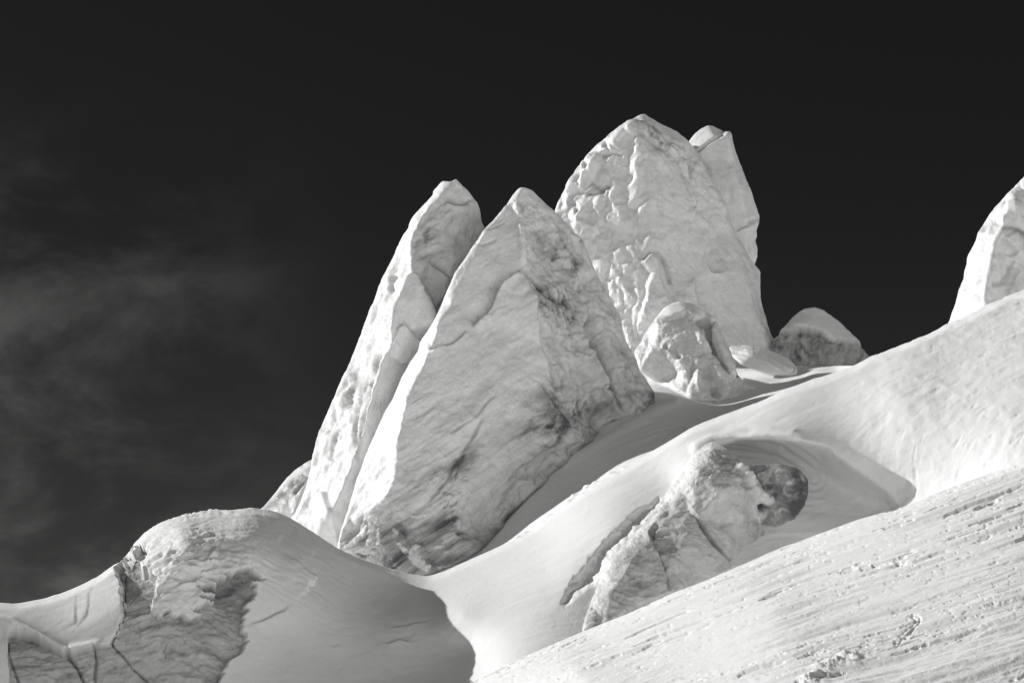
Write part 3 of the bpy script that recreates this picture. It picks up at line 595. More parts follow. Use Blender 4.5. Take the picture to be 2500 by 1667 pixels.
# ------------------------------------------------------------------ central tower in front
def tower_front():
    ap = lambda x, y: 116 + .24 * (x - 960) * .026 + .36 * (1300 - y) * .026
    A = lambda x, y, o=0.: (x, y, ap(x, y) + o)
    out = [A(1280, 457, .5), A(1267, 459, .7), A(1259, 467, .8), A(1250, 480, .6), A(1242, 492, .5), A(1225, 512, .4), A(1206, 537, .4), A(1183, 559, .4), A(1168, 586, .4), A(1152, 607, .4), A(1129, 639, .4), A(1110, 665, .5), A(1097, 697, .5), A(1088, 719, .6), A(1078, 744, .9), A(1059, 786, 1.1), A(1027, 834, 1.8), A(1021, 857, 2.0), A(1002, 884, 2.2), A(979, 926, 2.4), A(960, 969, 2.5), A(937, 1011, 2.7), A(918, 1053, 2.9), A(902, 1087, 3.1), A(887, 1125, 3.3), A(872, 1168, 3.4), A(860, 1210, 3.4), A(849, 1248, 3.3), A(837, 1282, 3.1), A(828, 1309, 3), A(823, 1340, 3), g(860, 1420, 0), g(944, 1420, 0), g(1000, 1412, -.3),
           g(1052, 1404), g(1075, 1393), g(1136, 1368), g(1174, 1344), g(1208, 1309), g(1231, 1290), g(1243, 1263), g(1273, 1233), g(1300, 1207), g(1325, 1187), g(1351, 1153), g(1385, 1134), g(1410, 1108), g(1449, 1081), g(1472, 1040), g(1498, 1028), g(1525, 1026), g(1527, 1018), g(1540, 1026), g(1559, 1030), g(1570, 1010), g(1602, 986), A(1597, 956, 3), A(1576, 922, 3), A(1563, 905, 3), A(1553, 875, 3), A(1540, 850, 3), A(1523, 820, 3), A(1515, 770, 3), A(1495, 735, 3), A(1472, 692, 3), A(1460, 671, 3), A(1445, 639, 3), A(1438, 620, 3), A(1425, 592, 3),
           A(1412, 573, 3), A(1395, 566, 3), A(1387, 550, 3), A(1371, 535, 3), A(1352, 516, 2.6), A(1333, 499, 2.2), A(1317, 484, 1.8), A(1298, 464, 1.2)]
    no = len(out); nd = []; ed = []
    def chain(pts):
        k = len(nd); nd.extend(pts)
        for i in range(len(pts) - 1): ed.append((no + k + i, no + k + i + 1))
    chain([A(1262, 795 - 310 + 2, 0), A(1271, 560, -.2), A(1276, 660, -.5), A(1310, 760, -.9), A(1330, 860, -.8), A(1350, 980, -.6), A(1340, 1080, -.4)])      # front arete
    chain([A(1160, 628, .1), A(1125, 680, 0), A(1102, 740, 0), A(1066, 795, 0), A(1061, 824, -.1), A(1045, 856, -.2), A(1029, 896, -.2), A(1006, 938, -.2), A(990, 976, -.2), A(986, 1003, -.2), A(976, 1034, -.2), A(968, 1064, -.3), A(967, 1110, -.3), A(963, 1145, -.3), A(958, 1187, -.2), A(944, 1210, 0), A(914, 1236, 1), A(883, 1263, 2.2), A(864, 1282, 3), A(849, 1298, 3.4)])      # edge of the sunlit flank
    chain([A(1307, 499, .7), A(1346, 537, 1.3), A(1387, 572, 2.0), A(1420, 640, 2.1)])      # snow strip edge
    chain([A(1400, 664, 1.5), A(1413, 718, 1.5), A(1425, 765, 1.5), A(1428, 812, 1.5), A(1438, 850, 1.4), A(1459, 892, 1.4), A(1476, 926, 1.3), A(1498, 952, 1.2)])
    chain([A(1440, 700, 1.8), A(1475, 790, 1.6), A(1500, 870, 1.5), A(1530, 940, 1.3)])
    nd += [A(1180, 760, -.3), A(1150, 900, -.6), A(1100, 1050, -.7), A(1050, 1180, -.3), A(1200, 1000, -.8), A(1230, 1150, -.2), A(1000, 1290, .5), A(930, 1330, 1.2), A(1100, 1300, .2)]
    def detail(c):
        P, x, y = c['P'], c['x'], c['y']
        lit = np.clip(sm(x, 1500, 800), 0, 1)
        flank = mask_poly(c, [(1062, 780), (1061, 824), (1029, 896), (1006, 938), (986, 1003), (968, 1064), (967, 1110), (958, 1187), (944, 1210), (883, 1263), (830, 1330), (780, 1330), (900, 1000)], 5)
        low = sm(y + .55 * x, 1560, 1850); fr = 1 - flank
        v1 = veins(P, 36, 4., .08, 1.25, .60, .9, .8); v2 = veins(P, 30, 14., .14, 2.4, .62, .95, .7)
        upv = mask_poly(c, [(1262, 486), (1307, 497), (1390, 570), (1425, 640), (1400, 700), (1420, 800), (1350, 800), (1300, 700), (1276, 640)], 12)
        v3 = veins(P, -58, 24., .2, 1.9, .45, .85, .8)
        q = np.clip(.22 + .9 * low + .8 * upv + .5 * sm(fbm(P * .18 + 12, 3), 0, .35), 0, 1); v1 = v1 * q; v2 = v2 * q
        disp = .30 * fbm(P * .22, 3) + (.06 + .17 * q) * fbm(aniso(P, 36, .14, 1.1, seed=3, warp=.8), 5, .6) - fr * .10 * v1 - fr * .05 * v2 - .12 * upv * v3 + .03 * fbm(P * 2.2, 4)
        ct = sm(x + .25 * y, 1430, 1620) * fr; kb = knobs(P, .75, 5., (1, 1, 1.3), .9)
        disp = disp - ct * .14 * np.exp(-kb * 3) 
        disp = disp + flank * (.05 * fbm(aniso(P, 60, .5, 2., seed=7), 5, .65) - .06 * sm(fbm(aniso(P, 60, .5, 3.5, seed=9), 3), .2, .4))
        tone = .89 + .07 * fbm(P * .25 + 8, 4) + .05 * fbm(aniso(P, 30, .3, 1.6, seed=33, warp=1.2), 4) - fr * (.24 + .16 * low) * v1 - fr * (.12 + .1 * low) * v2 - .34 * upv * v3 - .10 * low * fr - .05 * upv - .03 * flank - ct * .10 * np.exp(-kb * 5)
        tone = blobs(c, [(985, 1350, 110, 40, -20, -.16), (930, 1300, 50, 35, -40, -.10), (985, 1300, 22, 16, 0, -.3), (1100, 1370, 90, 14, 18, -.25), (1230, 1290, 90, 16, 42, -.22), (1400, 1125, 110, 14, 42, -.22), (1440, 1005, 60, 14, 20, -.15), (1595, 975, 12, 25, -15, -.3), (1150, 990, 70, 18, 45, -.16), (1140, 1130, 70, 16, 35, -.14), (1300, 1040, 100, 22, 15, -.12), (960, 1235, 40, 25, 40, -.05), (1410, 575, 24, 6, -35, -.35), (1010, 1270, 30, 14, 0, -.12), (1460, 860, 16, 60, -20, -.08)], tone)
        snowp = mask_poly(c, [(925, 1262), (940, 1268), (962, 1288), (985, 1308), (1005, 1325), (1030, 1334), (1065, 1328), (1085, 1331), (1040, 1344), (1030, 1360), (1040, 1380), (1075, 1385), (1110, 1378), (1050, 1402), (1015, 1385), (985, 1345), (962, 1310)], 2)
        snowp = np.maximum(snowp, mask_poly(c, [(985, 1252), (1020, 1258), (1060, 1256), (1040, 1266), (1010, 1265)], 2)); snowp = np.maximum(snowp, mask_poly(c, [(1078, 1345), (1100, 1338), (1110, 1350), (1085, 1358)], 2))
        snowp = snowp * sm(fbm(P * 1.3 + 3, 4, .65), -.12, .04); tone = tone + snowp * (.82 - tone); disp = disp + .10 * snowp
        disp, tone = lines(c, [
            ('s', [(1276, 658), (1238, 681), (1219, 698), (1206, 725), (1199, 748), (1187, 762), (1150, 800)], 26, -.5, .2),
            ('g', [(1276, 658), (1300, 680), (1340, 720), (1380, 745), (1410, 765)], 5, .2, .2),
            ('s', [(1400, 650), (1413, 718), (1425, 765), (1428, 812), (1438, 850), (1459, 892), (1476, 926), (1498, 952), (1512, 985), (1526, 1020)], 22, 1.0, .12),
            ('g', [(1400, 620), (1413, 718), (1425, 765), (1428, 812), (1438, 850), (1459, 892), (1476, 926), (1498, 952), (1512, 985), (1526, 1020)], 4.5, .45, .22),
            ('s', [(1047, 858), (1080, 845), (1105, 838), (1125, 822), (1140, 805)], 14, .3, .12),
            ('g', [(1095, 1060), (1140, 1030), (1180, 990), (1215, 960)], 3.5, .1, .15), ('g', [(1050, 1235), (1100, 1190), (1130, 1120), (1175, 1040)], 3, .1, .15),
            ('s', [(930, 1262), (945, 1272), (985, 1300), (1010, 1340), (1045, 1395)], 14, -.15, .05),
            ('g', [(1420, 980), (1370, 985), (1365, 960), (1345, 900)], 3, .12, .12), ('g', [(1310, 925), (1380, 1010), (1420, 1050)], 3, .12, .12),
            ('r', [(1262, 490), (1271, 560), (1276, 655)], 7, .22, .05),
            ('s', [(1276, 660), (1310, 740), (1322, 830), (1345, 900)], 20, .35, .08), ('g', [(1150, 590), (1180, 600), (1215, 585)], 3, .12, .14), ('g', [(1170, 560), (1200, 560), (1235, 540)], 3, .12, .12),
            ('g', [(1390, 700), (1385, 780), (1400, 860)], 3, .12, .1), ('s', [(1045, 1235), (1090, 1175), (1125, 1120), (1160, 1060), (1180, 1010)], 16, .25, .1)], disp, tone)
        snow = np.maximum(snowp, .5 * flank)
        cap = mask_poly(c, cap_strip, 3); disp = disp + .08 * cap; tone = tone + cap * (.90 - tone) - cap * .04 * veins(P, -50, 3., .3, 3., .4, .9); snow = np.maximum(snow, cap)
        return disp, np.clip(tone, .2, .9), snow
    cap_strip = [(1264, 487), (1286, 488), (1307, 499), (1346, 537), (1387, 572), (1412, 590), (1440, 560), (1300, 440), (1240, 430), (1230, 492)]
    build_solid('white ice tower with sharp peak and diagonal grey streaks, standing before the other towers', 'ice tower', 'ice_tower', out, nd, ed, detail,
                [('sunlit_flank', [(1050, 770), (1064, 786), (1061, 824), (1029, 896), (1006, 938), (986, 1003), (968, 1064), (967, 1110), (958, 1187), (944, 1210), (883, 1263), (830, 1330), (780, 1330), (900, 1000)], False),
                 ('snow_cap', cap_strip, True),
                 ('side_fin', [(1402, 620), (1413, 718), (1425, 765), (1428, 812), (1438, 850), (1459, 892), (1476, 926), (1498, 952), (1512, 985), (1527, 1030), (1650, 1040), (1600, 900), (1480, 640), (1440, 600)], False)],
                [M_ICE, M_SNOW], seed=1.3, thick=11, blur=5, group='ice towers rising behind the slope')
tower_front()

# ------------------------------------------------------------------ left tower
def tower_left():
    ap = lambda x, y: 121.5 + .30 * (1250 - y) * .026 - .1 * (x - 900) * .026
    A = lambda x, y, o=0.: (x, y, ap(x, y) + o)
    out = [A(1113, 436, .4), A(1100, 444, .4), A(1080, 442, 1), A(1059, 465, 1.6), A(1056, 478, 1.6), A(1037, 497, 2), A(1010, 526, 2.3), A(1000, 540, 2.5), A(997, 556, 2.5), A(983, 574, 2.8), A(967, 606, 3), A(955, 639, 3.2), A(938, 671, 3.5), A(925, 697, 3.7), A(911, 735, 4), A(893, 776, 4.2), A(877, 821, 4.5), A(864, 859, 4.6), A(837, 915, 4.8), A(811, 976, 5), A(797, 1007, 5), A(784, 1037, 5), A(768, 1080, 5), A(761, 1114, 5), A(755, 1148, 5), A(747, 1187, 5), A(732, 1225, 5), A(719, 1252, 5), A(700, 1275, 5), A(690, 1330, 5), A(720, 1420, 4), A(960, 1430, 3), A(1000, 1300, 4), A(1060, 1100, 4), A(1120, 850, 4), A(1180, 650, 4), A(1186, 590, 3), A(1183, 556, 2.4), A(1175, 540, 2), A(1172, 512, 1.8), A(1166, 494, 1.5), A(1155, 484, 1.2), A(1150, 475, 1), A(1136, 459, .8), A(1123, 448, .6)]
    no = len(out); nd = []; ed = []
    def chain(pts):
        k = len(nd); nd.extend(pts)
        for i in range(len(pts) - 1): ed.append((no + k + i, no + k + i + 1))
    chain([A(1096, 455, .2), A(1078, 470, .2), A(1046, 505, .1), A(1016, 537, 0), A(1005, 566, -.2), A(1000, 598, -.3), A(1000, 623, -.3), A(995, 668, -.6), A(983, 706, -.7), A(967, 735, -.8), A(957, 767, -.8), A(945, 830, -.6), A(925, 900, -.4), A(905, 980, -.2), A(880, 1060, 0), A(850, 1150, .2), A(800, 1260, .2)])
    chain([A(1014, 669, -.8), A(1029, 700, -.8), A(1046, 735, -.8), A(1056, 763, -.8), A(1059, 783, -.8)])
    chain([A(1030, 690, .9), A(1050, 735, .9), A(1062, 765, .9)])
    chain([A(955, 700, 2.2), A(905, 840, 2.6), A(860, 980, 2.8), A(820, 1100, 2.6), A(770, 1240, 2.8)])
    nd += [A(1080, 560, .3), A(1110, 640, .6), A(1060, 620, .3), A(1130, 500, .3), A(1090, 700, .8), A(1000, 800, -.3), A(840, 1230, .6), A(870, 1300, 1.)]
    def detail(c):
        P, x, y = c['P'], c['x'], c['y']
        edge = np.interp(y, [436, 505, 566, 668, 767, 830, 900, 1060, 1260], [1096, 1046, 1005, 995, 957, 945, 925, 880, 800])
        rt = sm(x - edge, -6, 12)
        rough = (1 - rt) * sm(y, 480, 700)
        kb = knobs(P, .5, 3., (1.2, 1, .35), 1.3)
        disp = .35 * fbm(P * .25 + 2, 3) + .10 * fbm(aniso(P, 68, .25, 1.2, seed=2, warp=1.), 4) + .025 * fbm(P * 2.4, 4)
        disp = disp + rough * (.55 * np.minimum(kb, .7) - .2) + rough * .14 * fbm(aniso(P, 66, .4, 2.0, seed=5, warp=.8), 4, .6)
        rec = mask_poly(c, [(1020, 540), (1080, 480), (1150, 500), (1185, 560), (1130, 640), (1075, 745), (1060, 765), (1045, 735), (1015, 669), (1002, 640)], 10)
        v = veins(P, 40, 44., .3, 1.3, .55, .9)
        disp = disp + rec * (.3 * fbm(P * .55 + 9, 4, .6) - .1 * v)
        tone = .82 + .05 * fbm(P * .3 + 5, 4) - rec * (.07 + .14 * v + .08 * np.clip(fbm(P * .6 + 4, 4), 0, 1)) - .06 * veins(P, 65, 4., .2, 1.4) * (1 - rt)
        tone = blobs(c, [(862, 925, 14, 40, 20, -.22), (885, 935, 14, 22, 0, -.12), (870, 1165, 40, 12, 20, -.12), (920, 990, 26, 14, 10, -.1), (1080, 745, 30, 12, 30, -.1)], tone)
        slab = mask_poly(c, slab1, 3); slabb = mask_poly(c, slab2, 3); pil = mask_poly(c, pillar, 3)
        sm_ = np.maximum(np.maximum(slab, slabb), pil)
        disp = disp * (1 - .5 * sm_) + .25 * slab + .45 * slabb + .3 * pil; tone = tone * (1 - sm_) + (.84 + .03 * fbm(P * .6, 3)) * sm_
        disp, tone = lines(c, [('g', [(1040, 500), (1003, 560), (975, 620), (955, 680), (935, 760)], 4, .15, .08), ('g', [(958, 665), (950, 740), (935, 790)], 6, .35, .05), ('g', [(925, 860), (905, 900), (880, 960)], 5, .3, .12),
            ('g', [(880, 940), (868, 990), (864, 1060), (875, 1130)], 5, .5, .15), ('g', [(915, 860), (900, 960), (884, 1030), (876, 1110)], 5, .45, .16), ('g', [(862, 905), (850, 950), (843, 1000)], 8, .3, .1),
            ('g', [(1040, 600), (1042, 570), (1048, 545)], 5, .15, .1), ('s', [(1040, 640), (1075, 660), (1100, 680)], 14, .25, .1), ('s', [(1085, 488), (1110, 500), (1140, 498), (1150, 485)], 12, .25, .1), ('g', [(1060, 765), (1080, 740), (1100, 715), (1085, 690)], 4, .15, .1)], disp, tone)
        snow = .25 + .35 * (1 - rt)
        return disp, np.clip(tone, .2, .9), np.clip(snow, 0, 1)
    slab1 = [(989, 674), (998, 669), (1015, 669), (1029, 700), (1046, 735), (1056, 763), (1062, 790), (1040, 840), (1020, 850), (1010, 815), (990, 794), (968, 808), (957, 837), (945, 870), (952, 800), (957, 767), (967, 735), (983, 706)]
    slab2 = [(987, 795), (967, 808), (957, 837), (951, 872), (970, 884), (1000, 890), (1030, 850), (1028, 838), (1012, 822), (1002, 808)]
    pillar = [(775, 1210), (784, 1203), (797, 1206), (803, 1225), (812, 1250), (822, 1280), (830, 1310), (826, 1360), (770, 1340), (760, 1290), (766, 1240)]
    build_solid('leaning white ice tower with chipped tip and bright left flank, left of the streaked tower', 'ice tower', 'ice_tower', out, nd, ed, detail,
                [('ice_slab', slab1, False), ('ice_slab', slab2, False), ('ice_pillar', pillar, False)], [M_ICE, M_SNOW], seed=2.7, thick=9, blur=4, group='ice towers rising behind the slope')
tower_left()

# ------------------------------------------------------------------ tallest tower
def tower_tall():
    ap = lambda x, y: 147 + .30 * (900 - y) * .03
    A = lambda x, y, o=0.: (x, y, ap(x, y) + o)
    out = [A(1340, 540, 3), A(1355, 515, 3), A(1362, 495, 3), A(1378, 467, 3), A(1390, 441, 3), A(1409, 413, 3), A(1435, 381, 3), A(1460, 354, 2.8), A(1486, 333, 2.6), A(1515, 307, 2.2), A(1531, 296, 2), A(1543, 291, 2), A(1562, 281, 2.2), A(1572, 278, 2.4), A(1585, 287, 2.5), A(1607, 299, 2.6), A(1633, 312, 2.8), A(1655, 323, 3), A(1674, 339, 3), A(1681, 347, 3), A(1696, 365, 3), A(1709, 384, 3), A(1719, 406, 3), A(1747, 454, 3), A(1773, 502, 3), A(1783, 527, 3), A(1794, 562, 3), A(1815, 600, 3), A(1838, 640, 3), A(1848, 652, 3), A(1857, 664, 3), A(1856, 696, 3), A(1857, 722, 3), A(1863, 752, 3), A(1872, 782, 3), A(1880, 812, 3), A(1891, 835, 3), A(1900, 870, 3), A(1860, 930, 2), A(1500, 960, 2), A(1420, 860, 3), A(1350, 680, 4)]
    no = len(out); nd = []; ed = []
    def chain(pts):
        k = len(nd); nd.extend(pts)
        for i in range(len(pts) - 1): ed.append((no + k + i, no + k + i + 1))
    chain([A(1393, 445, 1.9), A(1422, 416, 1.7), A(1448, 387, 1.5), A(1473, 358, 1.3), A(1492, 346, 1.1), A(1518, 320, .8), A(1540, 296, .4), A(1572, 299, .9), A(1594, 311, 1.1), A(1617, 333, 1.2), A(1639, 339, 1.6), A(1664, 352, 1.9), A(1672, 381, 1.9)])
    chain([A(1540, 300, .4), A(1570, 380, -.3), A(1585, 470, -.6), A(1590, 560, -.6), A(1585, 640, -.8), A(1600, 760, -.8)])
    chain([A(1664, 360, 1.2), A(1680, 440, .8), A(1695, 530, .6), A(1725, 620, .6), A(1728, 700, .6), A(1760, 800, .8)])
    chain([A(1709, 392, 2.2), A(1747, 470, 2.1), A(1775, 540, 2.0), A(1800, 620, 1.6), A(1835, 720, 1.2), A(1860, 820, 1.2)])
    nd += [A(1400, 560, 1.5), A(1450, 480, 1.0), A(1480, 620, .8), A(1520, 720, .4), A(1650, 560, 0), A(1660, 700, .1), A(1790, 700, 1.2), A(1500, 400, .6)]
    spire = [(1583, 622), (1594, 622), (1603, 640), (1606, 660), (1615, 690), (1632, 720), (1640, 752), (1640, 790), (1560, 800), (1575, 752), (1588, 690), (1592, 665), (1578, 650), (1568, 640)]
    def detail(c):
        P, x, y = c['P'], c['x'], c['y']
        lf = sm(x + .05 * y, 1660, 1560); rf = 1 - lf
        k1 = knobs(P, .55, 1., (1, 1, .33), 1.1); k2 = knobs(P, 1.05, 11., (1, 1, .4), .8); zone = sm(fbm(P * .13 + 44, 3), -.25, .2)
        disp = .30 * fbm(P * .22 + 4, 3) + lf * (.60 * np.minimum(k1, .6) + .30 * zone * np.minimum(k2, .6))
        fine = fbm(aniso(P, -60, .35, 1.9, seed=3, warp=.7, wscale=.3), 5, .58); k3 = knobs(P, 1.5, 21., (1, 1, .7), .5)
        disp = disp + rf * (.42 * fine * (.3 + .7 * zone) + .14 * zone * np.minimum(k3, .6) + .16 * fbm(aniso(P, 8, .15, .9, seed=12, warp=1.), 4))
        v = veins(P, -58, 54., .3, 1.8, .5, .9, .8); vh = veins(P, 4, 64., .12, 1.3, .6, .92)
        ridge = np.exp(-(ldist(x, y, [(1560, 300), (1620, 345), (1668, 420), (1690, 520)])[0] / 34.) ** 2)
        tone = .91 + .04 * fbm(P * .3 + 5, 4) - rf * .10 * v - .05 * vh - ridge * .42 * v - rf * .05 * np.clip(fine, 0, 1) - lf * .08 * np.exp(-k1 * 7)
        strip = mask_poly(c, strip_top, 3)
        tone = blobs(c, [(1450, 465, 34, 14, 20, -.14), (1478, 385, 24, 6, 0, -.16), (1410, 520, 8, 34, 10, -.14), (1410, 420, 40, 4, 48, -.14), (1560, 295, 14, 4, 0, -.15), (1570, 640, 16, 26, 0, -.16), (1760, 640, 30, 26, 0, -.08), (1680, 356, 14, 5, -20, -.16), (1720, 540, 20, 10, -20, -.08), (1650, 720, 30, 50, -20, -.08), (1820, 820, 60, 20, 0, -.07), (1760, 660, 40, 6, -5, -.1)], tone)
        sp = mask_poly(c, spire, 7); disp = disp + sp * .45; tone = tone + sp * .04
        disp = disp * (1 - .7 * strip) + .05 * strip; tone = tone + strip * (.86 - tone) - .05 * strip * veins(P, -50, 3., .3, 3., .4, .9)
        disp, tone = lines(c, [('g', [(1393, 450), (1422, 421), (1448, 391), (1473, 362), (1492, 350)], 3, .25, .16), ('s', [(1668, 352), (1675, 400), (1683, 450), (1700, 500), (1690, 540)], 16, .3, .08),
            ('s', [(1690, 500), (1712, 530), (1735, 545), (1733, 600), (1726, 640), (1735, 665), (1770, 668)], 16, .4, .10), ('s', [(1694, 680), (1700, 720), (1710, 750)], 12, .3, .1), ('g', [(1568, 640), (1585, 612), (1610, 618), (1630, 660), (1640, 700)], 5, .3, .12),
            ('g', [(1440, 440), (1465, 460), (1490, 450)], 5, .25, .1), ('g', [(1430, 475), (1460, 470), (1475, 458)], 5, .25, .12), ('g', [(1400, 490), (1412, 515), (1395, 545)], 5, .25, .1), ('g', [(1470, 385), (1500, 378), (1525, 382)], 4, .2, .08)], disp, tone)
        return disp, np.clip(tone, .2, .9), np.maximum(.05 + .25 * rf, strip)
    strip_top = [(1543, 294), (1572, 298), (1594, 311), (1617, 333), (1639, 339), (1664, 352), (1668, 381), (1700, 390), (1700, 350), (1640, 300), (1575, 270), (1540, 280)]
    build_solid('tallest bulky ice tower with a glossy knobbly face, rising behind the sharp-peaked front tower', 'ice tower', 'ice_tower', out, nd, ed, detail,
                [('snow_cap', strip_top, True), ('ice_spike', spire, False)], [M_ICE, M_SNOW], seed=3.1, thick=14, blur=5, group='ice towers rising behind the slope')
tower_tall()

def tower_fin():
    ap = lambda x, y: 153 + .25 * (900 - y) * .03
    A = lambda x, y, o=0.: (x, y, ap(x, y) + o)
    out = [A(1660, 380, 2), A(1681, 346, 2), A(1696, 326, 2), A(1709, 317, 2), A(1727, 306, 2), A(1738, 307, 2.1), A(1754, 315, 2.4), A(1768, 323, 2.4), A(1781, 321, 1), A(1786, 326, 1.2), A(1789, 349, 1.6), A(1798, 377, 1.8), A(1811, 409, 2), A(1821, 438, 2), A(1833, 463, 2), A(1843, 495, 2), A(1854, 527, 2), A(1853, 546, 2), A(1846, 562, 2), A(1848, 576, 2), A(1844, 588, 2), A(1849, 606, 2), A(1848, 628, 2), A(1842, 650, 2), A(1850, 680, 2), A(1840, 860, 2), A(1700, 860, 2), A(1660, 600, 2)]
    no = len(out); nd = []; ed = []
    def chain(pts):
        k = len(nd); nd.extend(pts)
        for i in range(len(pts) - 1): ed.append((no + k + i, no + k + i + 1))
    chain([A(1700, 371, .5), A(1728, 352, .4), A(1747, 339, .4), A(1776, 326, .5)])
    chain([A(1776, 330, .4), A(1790, 400, .2), A(1810, 460, 0), A(1825, 530, .2), A(1820, 620, .4)])
    nd += [A(1740, 420, .3), A(1770, 500, .2), A(1800, 560, .4)]
    strip_top = [(1701, 372), (1728, 353), (1747, 340), (1773, 327), (1770, 310), (1730, 295), (1690, 310), (1665, 350), (1690, 372)]
    def detail(c):
        P = c['P']; vh = veins(P, 4, 74., .14, 1.1, .6, .95); vd = veins(P, -55, 84., .3, 1.0, .6, .95)
        disp = .25 * fbm(P * .25 + 4, 3) + .05 * fbm(P * 1.4, 3) - .06 * vh
        tone = .90 + .03 * fbm(P * .3 + 5, 4) - .12 * vh - .10 * vd; strip = mask_poly(c, strip_top, 2.5)
        tone = tone + strip * (.85 - tone); disp, tone = lines(c, [('g', [(1695, 376), (1728, 354), (1747, 341), (1775, 328)], 2.5, .25, .22), ('s', [(1785, 560), (1800, 565), (1820, 555), (1850, 530)], 14, .25, .08), ('g', [(1775, 430), (1783, 480), (1782, 505)], 5, .1, .08)], disp, tone)
        return disp, np.clip(tone, .2, .9), np.maximum(.2, strip)
    build_solid('tall thin ice fin with a notched snowy top, right behind the tallest tower', 'ice fin', 'ice_fin', out, nd, ed, detail, [('snow_cap', strip_top, True)], [M_ICE, M_SNOW], seed=4.4, thick=6, blur=4, group='ice towers rising behind the slope')
tower_fin()

# ------------------------------------------------------------------ low capped block in front of the tallest tower
def capped_block():
    A = lambda x, y, o=0.: (x, y, 130.5 + .5 * (960 - y) * .028 + o)
    out = [A(1565, 905, 1), A(1552, 882, 1.5), A(1549, 858, 1.6), A(1561, 841, 1.6), A(1574, 816, 1.6), A(1587, 795, 1.6), A(1604, 777, 1.6), A(1625, 752, 1.6), A(1642, 743, 1.6), A(1659, 738, 1.6), A(1689, 743, 1.8), A(1710, 756, 2), A(1736, 773, 2), A(1748, 782, 2), A(1757, 799, 2), A(1770, 829, 2), A(1782, 854, 2), A(1795, 888, 2), g(1800, 914, 0), g(1820, 935), g(1850, 950), g(1825, 957), g(1782, 973), g(1753, 981), g(1719, 981), g(1689, 975), g(1650, 956), g(1604, 935)]
    no = len(out); nd = []; ed = []
    def chain(pts):
        k = len(nd); nd.extend(pts)
        for i in range(len(pts) - 1): ed.append((no + k + i, no + k + i + 1))
    chain([A(1608, 790, .3), A(1646, 782, .1), A(1672, 773, .1), A(1698, 782, 0), A(1705, 800, -.3), A(1718, 830, -.4), A(1724, 858, -.5), A(1735, 880, -.5), A(1752, 905, -.7), A(1772, 940, -.8), A(1780, 970, -.5)])
    chain([A(1712, 790, 1.6), A(1722, 822, 1.6), A(1738, 860, 1.5), A(1756, 890, 1.2), A(1785, 915, .9)])
    chain([A(1738, 785, 1.0), A(1752, 820, .9), A(1768, 860, .9), A(1785, 905, .9)])
    nd += [A(1640, 860, -.2), A(1680, 900, -.6), A(1600, 850, .4)]
    cap = [(1600, 790), (1612, 790), (1646, 783), (1665, 776), (1672, 770), (1698, 783), (1731, 782), (1748, 785), (1760, 770), (1700, 725), (1640, 725), (1600, 760)]
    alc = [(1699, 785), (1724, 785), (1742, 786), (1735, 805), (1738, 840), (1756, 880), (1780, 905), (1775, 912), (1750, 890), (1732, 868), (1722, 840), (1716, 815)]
    def detail(c):
        P, x, y = c['P'], c['x'], c['y']
        k1 = knobs(P, .7, 6., (1, 1, .6), .8); disp = .15 * fbm(P * .4, 3) + .16 * np.minimum(k1, .6) + .16 * fbm(P * 1.2, 5, .65)
        tone = .83 + .04 * fbm(P * .5 + 5, 4) - .05 * np.exp(-k1 * 7)
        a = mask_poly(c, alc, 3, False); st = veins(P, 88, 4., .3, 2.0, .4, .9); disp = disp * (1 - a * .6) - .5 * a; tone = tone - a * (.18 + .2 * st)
        tone = blobs(c, [(1628, 852, 22, 12, -30, -.12), (1752, 962, 14, 14, 0, -.2), (1735, 925, 10, 16, 0, -.1)], tone)
        cp = mask_poly(c, cap, 2.5); disp = disp * (1 - cp) + cp * (.35 + .05 * fbm(aniso(P, -15, .3, 3., seed=3), 3)); tone = tone + cp * (.87 - tone)
        disp, tone = lines(c, [('r', [(1700, 800), (1718, 840), (1735, 880), (1765, 930), (1778, 972)], 7, .35, .04), ('g', [(1622, 845), (1645, 855), (1662, 878)], 6, .35, .05), ('r', [(1705, 900), (1700, 940), (1712, 975)], 8, .25, .02), ('g', [(1690, 880), (1680, 930), (1670, 960)], 7, .25, .03), ('g', [(1735, 940), (1745, 965), (1760, 970)], 6, .25, .05)], disp, tone)
        return disp, np.clip(tone, .15, .9), np.maximum(.1, cp)
    build_solid('low lumpy ice block with snow cap and dark alcove, before the tallest tower', 'ice block', 'ice_block', out, nd, ed, detail, [('snow_cap', cap, True), ('alcove', alc, False)], [M_ICE, M_SNOW], seed=5.2, thick=6, blur=9, step=2.6)
capped_block()

def snow_lens():
    A = lambda x, y, o=0.: (x, y, 139 + .9 * (900 - y) * .028 + o)
    out = [A(1776, 856, 2), A(1783, 846, 2), A(1800, 843, 2), A(1817, 843, 2), A(1838, 845, 2), A(1863, 850, 2), A(1880, 856, 2), A(1897, 863, 2), A(1915, 871, 2), A(1931, 880, 1.8), A(1940, 890, 1.4), A(1947, 902, .8), A(1946, 914, .4), A(1935, 918), A(1920, 919), A(1880, 916), A(1838, 902), A(1808, 889), A(1791, 873, .4), A(1780, 864, 1)]
    nd = [A(1830, 868, -.2), A(1880, 885, -.4), A(1920, 900, -.2)]
    def detail(c):
        P = c['P']; d, s_, t = ldist(c['x'], c['y'], [(1785, 850), (1830, 860), (1880, 872), (1930, 900)])
        q = .12 * np.sin(d * .55 + 2 * fbm(P * .3, 3)) * np.exp(-d / 16.)
        return q + .03 * fbm(P, 3), np.full(len(P), .84), np.ones(len(P))
    build_solid('smooth lens-shaped snow drift between the tallest tower and the small capped block', 'snow drift', 'snow_drift', out, nd, [], detail, [], [M_SNOW, M_SNOW], seed=6.2, thick=4, blur=8, step=2.6, jit=.3, body='snow_body')
snow_lens()

